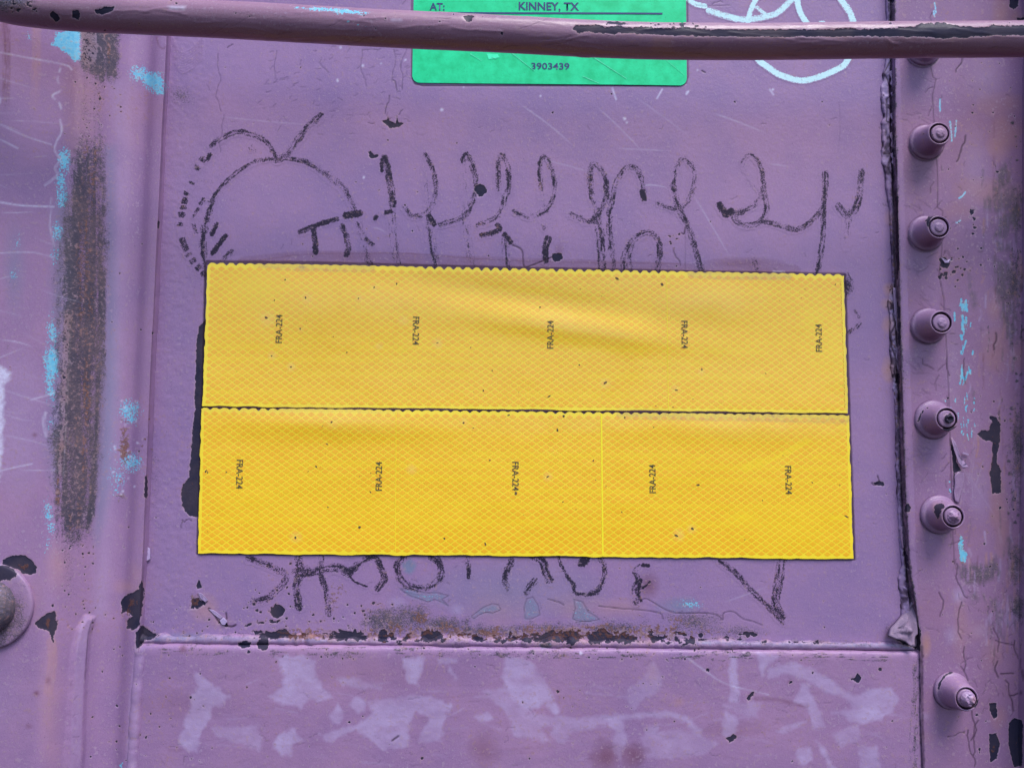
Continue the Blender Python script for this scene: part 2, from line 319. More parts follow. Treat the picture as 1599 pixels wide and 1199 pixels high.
# ------------------------------------------------------------------ wear on the panel
yy, xx = np.mgrid[0:CH, 0:CW]; yy = yy-OY; xx = xx-OX
pm = ((xx > 236) & (xx < 1420) & (yy < 1000))
sub = np.clip((fbm(xx/60., yy/60., 3)-.45)*2.5, 0, 1)
edgeL = np.clip(1-(xx-240-(600-yy)*.05)/75., 0, 1)*(xx > 205)
GR.a = np.maximum(GR.a, (edgeL*np.clip((yy-500)/200., .1, 1)*(.30+.3*sub)*pm).astype(np.float32)); bulge_shade = np.clip(1-(1398+(yy-200)*.02-xx)/60., 0, 1); GR.a = np.maximum(GR.a, (bulge_shade*(.22+.3*sub)*pm).astype(np.float32))  # right seam: bulge shading painted into the grime map; left seam: mottled grime
GR.a = np.maximum(GR.a, (np.clip(1-abs(yy-960-xx*.008)/40., 0, 1)*.32*sub*pm).astype(np.float32))
# dark bare edge left of the tapes
blob(CHP, [(320,500),(310,512),(306,545),(305,580),(303,620),(304,640),(301,660),(299,690),(297,720),(295,745),(286,757),(282,772),(286,795),(296,806),(312,808),(318,700),(322,600),(324,500)], 1, 2.2, 1)
blob(PA, [(292,752),(304,748),(301,757),(294,760)], .9, 1.5); ell(R_, 297,754,8,6,.7); crack(CK, 284,812,.3,22,1.3,.8); crack(CK, 284,815,.9,12,1.3,.8)
# chips and flakes scattered on the panel
for x, y, r in ((750,298,9),(870,402,8),(434,954,10),(412,1006,9)): dot(CHP, x, y, r)
blob(CHP, [(574,238),(579,236),(584,243),(590,241),(592,244),(586,248),(579,248)], 1, 1.5); blob(CHP, [(742,292),(750,288),(756,296),(754,306),(747,308)], 1, 2); ell(R_, 873,396,14,18,.5); ell(MA, 873,390,10,14,.5)
blob(CHP, [(596,190),(606,187),(605,180),(608,190),(618,193),(620,182),(622,192),(630,193),(622,199),(608,200)], 1, 1.6); crack(CK, 608,150,1.5,30,1.3,.8); crack(CK, 612,125,1.2,20,1.3,.8); crack(CK, 623,180,-.6,14,1.2,.8); crack(CK, 575,192,-.3,10,1.2,.7)
blob(CHP, [(1364,754),(1371,751),(1379,752),(1381,759),(1372,758),(1366,757)], 1, 1.4, .4); line(CK, [(1361,754),(1365,757),(1372,755)], 2, 1.); line(CK, [(1373,752),(1370,743)], 1.8, 1.)
blob(CHP, [(310,905),(314,913),(316,918),(308,920),(307,914)], 1, 1.4); blob(CHP, [(300,936),(310,932),(316,940),(318,928),(322,938),(320,944),(308,950),(298,950)], .9, 1.8, 2); ell(R_, 305,938,16,22,.72,p=.6,rough=.3); ell(TN, 318,948,26,26,.7,p=.7)
line(CK, [(326,950),(334,958),(340,968),(348,974),(360,978),(368,976)], 3, .95); line(CK, [(353,957),(354,966)], 2.5, .9); blob(CHP, [(345,972),(352,970),(357,976),(354,980)], .95, 1.4); ell(TN, 345,970,26,14,.5)
stroke(CHP, [(383,977),(395,972),(405,972),(425,971),(440,967)], 5, .9, .4, dash=7, jag=9); ell(R_, 434,966,12,8,.7)
specks(CHP, 400,940,620,985,70,.6,1.8,.95); specks(CHP, 250,940,400,1000,60,.5,1.5,.9); specks(CHP, 390,865,470,960,20,.6,2,.95)
# rusty weathered belt above the weld
for cx, cy, rx, ry, v in ((600,970,45,26,.85),(640,965,50,26,.8),(690,975,60,18,.8),(745,985,60,14,.8),(790,985,40,12,.7),(850,980,60,14,.7),(960,980,80,16,.72),(1080,972,60,24,.7),(1150,985,70,14,.6)):
    ell(GR, cx, cy, rx*1.2, ry*1.2, v, p=.5, rough=.35, rs=9)
for cx, cy, rx, ry, v in ((615,982,16,14,.9),(655,965,18,14,.9),(700,980,26,12,.8),(770,990,26,9,.9),(820,985,30,12,.8),(880,986,36,12,.9),(960,985,60,14,.85),(1060,968,26,10,.6),(1100,985,36,9,.6),(530,920,20,18,.55),(520,940,12,20,.6),(596,930,12,10,.4),(1010,912,22,22,.4)):
    ell(R_, cx, cy, rx*1.2, ry*1.2, v, p=.5, rough=.35, rs=7)
ell(MA, 1012,912,22,26,.85)
tb = np.arange(394,1085,6.); top_ = 983+17*np.clip((fbm(tb/26,tb*0,610)-.3)*2.2,0,1)
blob(CHP, [(x,y) for x,y in zip(tb,top_)]+[(1085,1004),(740,1002),(394,996)], .95, 4, 7, rs=6)
for x0,x1 in ((455,500),(576,588),(640,655),(700,735),(800,812),(905,915),(1000,1012),(1042,1050)): blob(CHP, [(x0,978),(x1,978),(x1+4,1003),(x0-3,1003)], .8, 5, 3, op='cut'); ell(R_, (x0+x1)/2, 990, (x1-x0)*1.2, 14, .9, p=.5)
stroke(R_, [(590,992),(700,988),(800,990),(900,988),(1000,986),(1090,990)], 22, .8, .5, jag=14); stroke(GR, [(400,985),(520,985),(600,985),(800,986),(1000,984),(1150,990)], 26, .62, .6, jag=16)
for k in range(40): ell(R_, rng.uniform(600,1080), rng.uniform(978,988), rng.uniform(5,12), rng.uniform(3,7), .9, p=.5, rough=.3)
stroke(CHP, [(398,986),(430,990),(460,994),(490,990),(505,987),(540,990),(570,987)], 8, .95, .35, dash=16, jag=9); stroke(CHP, [(585,998),(640,1002),(690,994),(740,990),(770,994),(800,996)], 7, .9, .4, dash=14, jag=9)
stroke(CHP, [(800,998),(830,992),(860,996),(900,994),(930,1000),(960,990),(975,984),(1000,996),(1030,996),(1060,990),(1075,997)], 10, .95, .35, dash=20, jag=9); stroke(CHP, [(1155,990),(1178,991)], 7, 1, .1, jag=9); dot(CHP, 1094,992,4)
stroke(GR, [(230,1005),(500,1008),(800,1010),(1100,1013),(1400,1016)], 9, .62, .5, dash=60, jag=6); stroke(GR, [(230,1014),(400,1016),(600,1018),(800,1020),(1000,1022),(1200,1024),(1380,1026)], 17, .95, .7, dash=40, jag=10); stroke(GR, [(225,992),(300,995),(400,993),(600,999),(800,1000),(1000,1002),(1200,1003),(1420,1006)], 14, .7, .4)
ell(BU, 290,995,80,10,.7); stroke(BU, [(230,996),(330,998),(430,998),(560,1000)], 9, .7, .4, jag=5); stroke(BU, [(1080,1002),(1200,1004),(1300,1006),(1420,1009)], 8, .75, .4, jag=5); stroke(CHP, [(1085,998),(1130,996),(1180,1000),(1240,1001),(1300,1003)], 6, .8, .5, dash=12, jag=8); stroke(R_, [(1085,990),(1140,988),(1200,992)], 14, .6, .5, jag=9); blob(CHP, [(212,990),(222,975),(236,985),(250,992),(225,1002),(212,1018)], .9, 3, 2); ell(BU, 1250,1006,120,9,.5)
# blue-green islands
for poly in ([(625,920),(640,930),(655,935),(668,940),(678,936),(690,940),(700,946),(690,936),(700,930),(680,925),(660,925),(640,920)], [(755,948),(768,943),(778,944),(782,952),(770,957),(758,956),(748,960),(740,966),(736,962)], [(822,935),(832,932),(840,945),(843,960),(830,966),(820,966),(818,950)], [(896,935),(910,940),(918,955),(930,962),(936,967),(920,970),(905,970),(894,966),(898,950)]):
    blob(BU, poly, .72, 4, 4, rs=6); blob(CY, poly, .30, 5, 4, rs=6); blob(GR, poly, .35, 4, 4, rs=5); line(CK, poly+poly[:1], 1.1, .6, False)
blob(BU, [(628,880),(640,872),(650,880),(648,890),(640,897),(630,892)], .9, 3, 2); ell(BU, 1060,945,40,18,.85,rough=.2); ell(CY, 1078,945,30,16,.62,rough=.35); ell(CY, 1055,950,24,10,.4,rough=.3); ell(CY, 642,888,10,14,.35)
ell(BU, 800,920,160,50,.4,p=.6); ell(TN, 900,945,60,26,.55,rough=.2); ell(TN, 780,950,60,40,.35); ell(TN, 960,950,60,20,.5); ell(PA, 620,940,20,12,.45); ell(PA, 714,952,14,12,.55)
for pts in ([(1000,938),(1010,935),(1040,952),(1060,957),(1100,957),(1120,960),(1128,968),(1130,957),(1145,955),(1160,966),(1175,970),(1190,976)], [(935,946),(970,950),(1000,952),(1030,957),(1035,966)], [(855,935),(872,940),(880,944)]): line(CK, pts, 1.4, .75)
for k in range(10): crack(R_, rng.uniform(860,1090), rng.uniform(925,955), .5, rng.uniform(12,28), 1.4, .8, .1)
# dark rim round tapes and placard, maroon runs along the tape edge
stroke(MA, [(380,411),(480,402),(600,404),(740,410),(860,414),(1000,418),(1100,422),(1200,420),(1240,424)], 20, .5, .25); line(MA, [(395,408),(470,398),(560,396),(640,396),(740,404),(850,409),(980,411),(1060,412)], 1.5, .8)
for x0, x1, y in ((1090,1230,412),(470,640,401)): ell(MA, (x0+x1)/2, y, (x1-x0)/2, 11, .6, p=.6)
line(CK, [(323,411),(500,413),(800,421),(1100,427),(1318,431)], 8, .8, False); line(CK, [(318,637),(700,642),(1324,648)], 5, .9, False); line(CK, [(1319,430),(1326,645),(1334,873)], 4, .9, False); line(CK, [(321,412),(315,634),(308,864)], 4, .95, False); line(CK, [(309,865),(700,868),(1332,874)], 3, .9, False)
line(CK, [(643,-150),(643,120),(648,132),(660,134.5),(900,134.5),(1060,134.5),(1071,131),(1074,120),(1072,-150)], 2.2, .75, False)
line(CK, [(800,383),(815,392),(818,416),(830,415),(862,402)], 2, .9); stroke(MA, [(820,412),(850,404)], 6, .6, .3); specks(CHP, 1040,365,1062,390,8,.8,2); crack(CK, 1052,388,1.2,34,1.5,.8); line(CK, [(1070,355),(1068,366),(1064,364)], 1.6)
line(CK, [(1070,340),(1070,420)], 1.2, .4)
# hairlines, specks, light scratches
for k in range(95): crack(CK, rng.uniform(400,640), rng.uniform(75,210), rng.uniform(-.9,.3), rng.uniform(4,12), 1.0, rng.uniform(.25,.6), .4, 3)
for k in range(110): crack(CK, rng.uniform(270,1380), rng.uniform(100,990), rng.uniform(-.9,1.6), rng.uniform(4,14), 1.0, rng.uniform(.2,.55), .5, 3)
for x, y, a, l in ((340,84,1.4,95),(350,180,1.5,60),(432,80,1.6,45),(565,78,1.6,60),(565,80,-.15,30),(615,80,1.5,50),(635,78,1.6,65),(660,65,1.2,6),(500,100,.6,20),(628,8,-.9,22)): crack(CK, x, y, a, l, 1.1, .55, .25)
specks(CHP, 260,80,1390,1000,150,.4,1.25,.85); specks(CHP, 370,100,660,420,40,.4,1.2,.8)
for x0, y0, x1, y1, v in ((808,160,900,232,.5),(930,165,1010,245,.42),(990,150,1080,215,.3),(1112,176,1200,210,.6),(960,232,1050,236,.4),(840,248,930,272,.4),(1080,300,1145,410,.45),(580,355,605,365,.4),(1320,100,1330,108,.5),(1200,256,1235,261,.4),(1000,290,1045,294,.6),(340,182,500,196,.3),(1120,60,1180,90,.2),(1130,940,1200,915,.4)):
    stroke(WH, [(x0,y0),((x0+x1)/2,(y0+y1)/2+rng.normal(0,2)),(x1,y1)], 1.5, v, .2, fade=(.2,.3))
for x, y in ((532,74),(567,103),(595,100),(527,126),(633,94),(1089,110),(1072,145),(975,186),(979,192),(724,136),(690,172),(1207,140),(844,150),(568,277)): dot(WH, x, y, rng.uniform(1,2.2))
stroke(WH, [(956,138),(962,156)], 2.4, .9, .1); stroke(WH, [(1034,140),(1026,154)], 2.6, .9, .1); stroke(WH, [(1202,140),(1208,148)], 2.4, .8, .1); stroke(WH, [(1072,147),(1075,143)], 3, .9, 0); stroke(WH, [(1207,424),(1225,424)], 1.6, .8, .1)
line(CK, [(1096,111),(1101,114)], 2); line(CK, [(355,75),(363,70)], 1.6, .7)
# wrinkled paint runs (raised)
for k in range(9):
    y0 = 60+k*4; stroke(HT, [(262+8,y0),(282,y0+22),(300,y0+16),(318,y0-2)], 2.2, .06, 0); stroke(MA, [(272,y0+2),(284,y0+20),(300,y0+17),(316,y0)], 1.0, .3, 0)
stroke(MA, [(244,58),(248,72),(254,76),(259,73)], 3, .7, .2)
line(CK, [(1310,160),(1312,200),(1308,240)], 1.2, .2)
# white flake by the left seam
line(CK, [(1087,9),(1102,10),(1140,9)], 1.0, .5); crack(CK, 1112,8,-.4,24,1,.6)
# edge stains near the right seam
for cx, cy, rx, ry, v in ((1390,340,8,10,.5),(1389,452,9,10,.8),(1386,475,8,8,.8),(1388,506,10,14,.75),(1390,575,12,18,.85),(1395,520,8,6,.4)): ell(TN, cx, cy, rx*1.3, ry*1.3, v, p=.6, rough=.25); ell(R_, cx, cy, rx, ry, v*.35, p=.5)

edge_px = [(1396,-150),(1397,0),(1399,200),(1404,400),(1409,600),(1414,760),(1421,880),(1431,950),(1437,1005)]
stroke(CK, [(x-7,y) for x, y in edge_px], 5.0, .98, .3, jag=6); stroke(CK, [(x-1.2,y) for x, y in edge_px[2:]], 2.6, .9, .4, jag=2); stroke(GR, [(x-4,y) for x, y in edge_px], 13, .95, .3, jag=5); stroke(TN, [(x-4,y) for x, y in edge_px[3:]], 6, .6, .5, dash=40); stroke(R_, [(x-1,y) for x, y in edge_px[2:]], 8, .55, .5, dash=30, jag=3)
jg = [(1392,92),(1380,115),(1386,125),(1389,136),(1396,145),(1384,156),(1385,172),(1384,190),(1395,194),(1395,210),(1390,225),(1380,240)]
line(CK, jg, 2.2, .95, False); line(CK, [(1380,240),(1393,241),(1386,262),(1394,277),(1397,300),(1398,330),(1400,380),(1401,430),(1394,458),(1402,474),(1394,490),(1398,507),(1391,521),(1392,542),(1400,560),(1396,580),(1402,596),(1405,625)], 3.2, .98, False)
for poly in ([(1394,212),(1397,208),(1397,222),(1394,228)], [(1391,236),(1396,230),(1397,246),(1392,247)], [(1401,476),(1405,480),(1406,510),(1405,545),(1402,540),(1402,500)], [(1399,584),(1405,582),(1405,602),(1398,598)], [(1399,-12),(1386,-10),(1386,2),(1396,6)], [(1410,855),(1416,862),(1420,890),(1414,885)], [(1398,306),(1402,306),(1404,420),(1400,440)]): blob(CHP, poly, 1, 1.8, 1.5)
for k in range(26): crack(CK, rng.normal(1388,5), rng.uniform(95,640), rng.uniform(-.4,.9), rng.uniform(5,14), 1.1, .6, .5, 3)
stroke(CK, [(1439,1012),(1439,1100),(1441,1199),(1444,1300)], 6, .95, .3, jag=4)
blob(CHP, [(1383,990),(1400,998),(1412,1006),(1424,1008),(1436,1016),(1438,985),(1426,960),(1420,990)], 1, 2.5, 1.5); ell(BU, 1420,1010,26,10,.8); ell(GR, 1390,980,26,22,.6)  # first blob paints in the shadow gap under the peeling clump
line(CK, [(263,40),(250,300),(238,540),(229,760),(220,960)], 2.0, .5, False)  # shadow line beside the raised post flange, painted in dark
# ------------------------------------------------------------------ wear on the sill: pale scrubbed-over lettering, dirt
pale_blobs = [
 ([(305,1048),(315,1058),(345,1078),(357,1086),(350,1098),(330,1104),(328,1120),(315,1140),(308,1173),(295,1172),(278,1160),(285,1140),(292,1118),(300,1098),(299,1085),(310,1070)], .9),
 ([(330,1135),(400,1132),(410,1150),(405,1175),(380,1160),(340,1150)], .5),
 ([(430,1025),(470,1022),(495,1030),(492,1050),(505,1075),(520,1088),(500,1095),(480,1090),(470,1105),(440,1098),(420,1085),(440,1072),(445,1055)], .8),
 ([(445,1140),(460,1137),(474,1155),(458,1162),(456,1182),(440,1178),(428,1165),(434,1148)], .8),
 ([(528,1098),(535,1112),(533,1128),(520,1128),(514,1118)], .8), ([(555,1088),(570,1092),(572,1110),(560,1112),(548,1100)], .8),
 ([(628,1027),(662,1027),(655,1060),(652,1070),(636,1066),(632,1048)], .95), ([(700,1036),(706,1046),(716,1058),(710,1060),(702,1048)], .7), ([(683,1028),(715,1028),(712,1034),(686,1034)], .55),
 ([(525,1060),(560,1058),(590,1070),(594,1076),(560,1074),(535,1068)], .5),
 ([(575,1095),(640,1085),(680,1088),(705,1100),(695,1118),(690,1155),(655,1158),(660,1140),(672,1118),(650,1110),(640,1130),(638,1165),(600,1170),(570,1150),(555,1140),(510,1160),(500,1145),(520,1140),(560,1130),(580,1112)], .72),
 ([(742,1118),(765,1112),(770,1122),(750,1128)], .7), ([(790,1025),(830,1032),(850,1060),(872,1110),(868,1115),(850,1100),(820,1110),(795,1090),(785,1060)], .78), ([(755,1078),(800,1072),(830,1090),(830,1110),(800,1135),(790,1110),(770,1095)], .5),
 ([(800,1110),(870,1118),(905,1120),(950,1115),(945,1130),(890,1145),(880,1160),(860,1150),(862,1130),(840,1135),(860,1158),(800,1150)], .5),
 ([(1000,1060),(1020,1034),(1030,1050),(1035,1070),(1010,1090),(990,1108),(970,1085),(985,1072)], .42),
 ([(938,1118),(1040,1108),(1070,1115),(1095,1140),(1098,1155),(1085,1150),(1070,1128),(1040,1118),(970,1124),(980,1148),(968,1185),(955,1170),(960,1140)], .72), ([(1008,1135),(1030,1130),(1025,1150),(1010,1150)], .5), ([(1000,1150),(1060,1135),(1120,1160),(1100,1175),(1050,1185),(1010,1180)], .4),
 ([(1140,1022),(1153,1022),(1152,1060),(1156,1094),(1140,1096),(1139,1060)], .95), ([(1133,1110),(1152,1118),(1150,1140),(1140,1152),(1128,1145),(1130,1125)], .8), ([(1183,1020),(1200,1020),(1195,1040),(1190,1055),(1184,1040)], .8), ([(1130,1100),(1190,1095),(1180,1120),(1150,1115)], .45),
 ([(1200,1040),(1240,1035),(1270,1045),(1310,1070),(1335,1088),(1360,1075),(1390,1074),(1404,1090),(1395,1110),(1370,1125),(1335,1130),(1320,1118),(1300,1112),(1330,1105),(1325,1090),(1290,1080),(1255,1060),(1225,1052),(1200,1060)], .85),
 ([(1250,1068),(1262,1068),(1272,1095),(1285,1120),(1290,1135),(1270,1135),(1262,1105),(1240,1095)], .72), ([(1243,1170),(1265,1165),(1270,1185),(1255,1195),(1242,1185)], .75), ([(1275,1155),(1285,1165),(1305,1199),(1298,1205),(1285,1180)], .75), ([(1340,1165),(1370,1165),(1375,1200),(1345,1205)], .65), ([(1300,1145),(1340,1130),(1345,1155),(1310,1165)], .5), ([(1210,1140),(1260,1122),(1262,1128),(1215,1145)], .6),
 ([(1185,1030),(1205,1020),(1215,1025),(1195,1045)], .8)]
for poly, v in pale_blobs: blob(PA, poly, v, 2.6, 4.5, rs=8)
PA.a = np.where(XX[0]-OY > 1015, PA.a*(.35+.95*fbm(XX[1]/16., XX[0]/11., 821, 4)), PA.a).astype(np.float32)
PA.a = np.where(XX[0]-OY > 1015, PA.a*.92, PA.a).astype(np.float32)
for k in range(70): stroke(PA, [(x0:=rng.uniform(280,1400), y0:=rng.uniform(1060,1190)), (x0+rng.uniform(20,70), y0+rng.normal(0,10))], rng.uniform(1.5,5), rng.uniform(.15,.4), .6, jag=3)
for k in range(40): stroke(MA, [(x0:=rng.uniform(240,1400), y0:=rng.uniform(1040,1190)), (x0+rng.uniform(20,90), y0+rng.normal(0,8))], rng.uniform(1.5,6), rng.uniform(.08,.28), .6, jag=3)
for cx, cy, rx, ry, v in ((945,1180,26,28,.9),(990,1180,22,26,.9),(755,1170,30,34,.45),(985,1172,34,12,.7),(1140,1140,60,16,.35),(300,1100,90,30,.22),(600,1050,160,30,.2)): ell(MA, cx, cy, rx, ry, v, p=.7, rough=.3)
stroke(MA, [(1180,1090),(1215,1093),(1260,1102)], 7, .6, .4)
for cx, cy, rx, ry, v in ((540,1022,45,12,.6),(510,1040,26,14,.4),(700,1018,80,9,.45),(870,1020,60,10,.55),(1000,1022,60,10,.5),(1060,1035,20,16,.4),(905,1100,22,14,.4),(760,1022,90,8,.4),(1130,1020,50,8,.35)): ell(GR, cx, cy, rx, ry, v, p=.5, rough=.35, rs=8)
specks(CHP, 480,1010,1150,1030,90,.5,1.5,.9); specks(CHP, 220,1020,1420,1195,80,.4,1.4,.9); specks(CHP, 880,1050,1100,1110,50,.4,1.2,.8)
blob(CHP, [(1133,1152),(1145,1147),(1149,1154),(1140,1158)], 1, 1.5); dot(CHP, 1145,1150,4.5); dot(CHP, 1140,1157,2.2); dot(CHP, 659,1183,2); dot(CHP, 1106,1046,3)
blob(CHP, [(1168,1098),(1166,1090),(1172,1082),(1178,1080),(1176,1086),(1170,1094)], .95, 1.5); blob(CHP, [(1328,1060),(1336,1058),(1339,1050),(1346,1058),(1341,1066),(1334,1063)], 1, 1.4); dot(CHP, 1375,1045,2.5)
line(CK, [(612,1156),(622,1149)], 3, .8); dot(CHP, 871,1079,2.5); dot(CHP, 1234,1065,2.5); ell(MA, 1234,1065,6,6,.8); ell(R_, 285,1013,7,7,.5); ell(MA, 286,1013,9,9,.9)
blob(CHP, [(373,1002),(384,1000),(392,1003),(390,1010),(378,1012),(372,1008)], 1, 1.6); blob(CHP, [(400,1003),(412,1000),(420,1005),(418,1011),(404,1012)], 1, 1.6); dot(CHP, 389,1017,3); blob(BU, [(840,1003),(860,1003),(862,1011),(846,1012)], .9, 2); dot(WH, 907,1019,2.2); blob(GR, [(840,1003),(860,1003),(862,1011),(846,1012)], .9, 2)
for k in range(110): crack(CK, rng.uniform(240,1400), rng.uniform(1035,1195), rng.uniform(-.5,.7), rng.uniform(6,24), 1.0, rng.uniform(.15,.42), .6, 3)
stroke(WH, [(1070,1024),(1100,1046),(1136,1068),(1200,1084)], 2, .6, .3)
ell(TN, 1060,1095,12,10,.4); ell(TN, 1020,1050,14,22,.3); ell(R_, 487,1052,8,8,.4)
stroke(GR, [(1432,1030),(1430,1100),(1426,1160),(1428,1240)], 16, .8, .4); stroke(R_, [(1428,1040),(1428,1100),(1424,1160)], 10, .5, .6)

# ------------------------------------------------------------------ wear on the bolted plate
for cx, cy, rx, ry, v in ((1565,165,40,26,.55),(1570,200,28,40,.6),(1560,225,22,30,.5),(1540,300,60,26,.45),(1500,330,30,20,.35),(1553,480,14,30,.6),(1555,540,26,50,.55),(1590,560,16,26,.5),(1560,790,16,50,.6),(1565,830,12,50,.5),(1446,1008,10,26,.95),(1500,990,14,60,.45),(1550,1020,20,30,.45),(1560,1120,16,20,.6),(1445,1150,20,12,.3),(1505,585,10,24,.3),(1565,20,18,26,.7),(1520,985,30,20,.25)): ell(TN, cx, cy, rx, ry, v, p=.6, rough=.25)
for poly, v in (([(1562,262),(1578,248),(1578,285),(1560,300),(1548,300)],.85), ([(1535,310),(1560,300),(1582,290),(1590,330),(1560,334),(1535,325)],.7), ([(1560,335),(1590,332),(1588,350),(1570,372),(1552,370),(1558,350)],.85), ([(1555,376),(1580,380),(1576,395),(1558,392)],.75), ([(1552,400),(1580,420),(1592,440),(1580,470),(1592,500),(1580,545),(1570,530),(1562,480),(1552,450)],.85), ([(1512,425),(1518,440),(1526,470),(1528,486),(1518,478),(1512,450)],.7),
                ([(1497,884),(1520,880),(1548,882),(1560,872),(1562,900),(1530,912),(1510,912),(1500,902)],.95), ([(1540,880),(1556,868),(1564,880),(1556,905)],.8), ([(1565,870),(1572,840),(1580,835),(1578,868)],.75), ([(1514,930),(1522,922),(1530,936),(1524,938)],.8), ([(1546,935),(1556,932),(1562,970),(1570,1000),(1560,990),(1552,960)],.75), ([(1575,930),(1598,935),(1598,960),(1585,960)],.6)):
    blob(OL, poly, v, 4, 3, rs=5); blob(GR, poly, v*.5, 4, 3.5, rs=4)
for y0 in (375,335,470,935,960): 
    for k in range(8): stroke(PA, [(1556+k*4.5+rng.normal(0,1),y0+rng.normal(0,4)),(1556+k*4.5,y0+rng.uniform(8,26))], 2.2, .8, .4)
blob(CHP, [(1526,678),(1533,672),(1545,672),(1546,664),(1552,660),(1546,654),(1547,650),(1556,652),(1562,662),(1562,690),(1556,720),(1564,735),(1562,770),(1550,771),(1549,760),(1546,740),(1550,720),(1550,690),(1536,687)], 1, 2.2, 1.2)
for poly in ([(1545,1098),(1556,1098),(1558,1120),(1552,1122),(1546,1110)], [(1545,1146),(1556,1145),(1562,1162),(1556,1185),(1547,1190)], [(1576,1128),(1584,1122),(1597,1124),(1596,1195),(1584,1198),(1576,1165)], [(1578,-10),(1590,-10),(1591,8),(1584,15),(1577,10)], [(1466,403),(1476,402),(1484,412),(1480,420),(1470,418)], [(1527,1168),(1531,1167),(1530,1176)], [(1412,790),(1418,786),(1422,792),(1420,800),(1414,800)], [(1588,28),(1602,27),(1602,32),(1590,33)]): blob(CHP, poly, 1, 2.0, 1)
ell(TN, 1585,26,16,18,.6); specks(CHP, 1466,398,1510,440,26,.8,3); stroke(WH, [(1470,404),(1478,408),(1486,406)], 3, .9, .1); blob(CY, [(1473,406),(1480,405),(1478,411)], 1, 1.5)
specks(GR, 1580,180,1599,620,60,1,4,.9); specks(GR, 1575,620,1599,880,60,1,4,.8); specks(CHP, 1515,320,1526,370,26,.7,2,.95); specks(CHP, 1470,60,1590,480,90,.4,1.5,.9); specks(CHP, 1470,600,1590,1190,80,.4,1.6,.9)
for x0, y0, x1, y1 in ((1484,189,1487,220),(1494,188,1491,214),(1458,18,1460,26),(1468,155,1468,174),(1493,348,1500,344),(1498,310,1508,300),(1460,5,1462,20)): stroke(CY, [(x0,y0),((x0+x1)/2,(y0+y1)/2+1),(x1,y1)], 3.0, 1, .1); stroke(WH, [(x0,y0),((x0+x1)/2,(y0+y1)/2+1),(x1,y1)], 2.0, .6, .3)
for k in range(34): 
    x0 = rng.normal(1504,6); y0 = rng.uniform(455,590); stroke(CY, [(x0,y0),(x0+rng.normal(0,1.5),y0+rng.uniform(4,14))], rng.uniform(1.8,4), 1., .1)
ell(CY, 1507,505,12,22,.6,rough=.35); ell(CY, 1502,480,8,16,.5,rough=.35)
for k in range(26): 
    x0 = rng.normal(1510,12); y0 = rng.uniform(612,680); stroke(CY, [(x0,y0),(x0+rng.normal(0,1.2),y0+rng.uniform(3,10))], rng.uniform(1.6,2.8), 1., .1)
blob(CY, [(1500,835),(1504,838),(1505,860),(1511,864),(1508,878),(1500,876),(1497,850)], .95, 2.5, 1.5); ell(CY, 1484,766,4,7,.95); ell(CY, 1483,752,3,4,.9); ell(CY, 1476,626,4,5,.9)
for k in range(16): stroke(WH, [(1515+rng.normal(0,14),720+rng.normal(0,50)),(1520+rng.normal(0,14),790+rng.normal(0,40))], 1.2, .28, .4, fade=(.3,.3))
ell(PA, 1497,930,14,16,.75,rough=.25); ell(PA, 1487,992,14,18,.7,rough=.25); ell(PA, 1530,985,18,12,.45); ell(PA, 1445,1118,10,8,.5); ell(PA, 1540,120,40,60,.3); ell(PA, 1520,260,30,80,.3); ell(PA, 1490,560,18,120,.3); ell(PA, 1530,770,24,60,.3)
ell(MA, 1500,420,40,200,.16,p=.6); ell(MA, 1470,480,10,60,.4); ell(MA, 1465,180,10,40,.35); ell(MA, 1520,1050,20,80,.2); stroke(MA, [(1553,190),(1553,215)], 4, .7, .3); stroke(MA, [(1553,240),(1552,300)], 5, .6, .4)
for (bx, by, br) in ((1441,77,28.5),(1446,223,28.5),(1445,365,28.5),(1449,509,28.5),(1457,655,30),(1466,803,30),(1486,1078,28.5)):
    for a0, a1, wd_, v_ in ((.2, 2.9, 2.6, .9), (2.9, 4.6, 1.4, .6)): stroke(CK, [(bx+br*math.cos(a0+(a1-a0)*k/9), by+br*math.sin(a0+(a1-a0)*k/9)) for k in range(10)], wd_, v_, .2)  # dark arcs round each bolt, heavier along the lower side
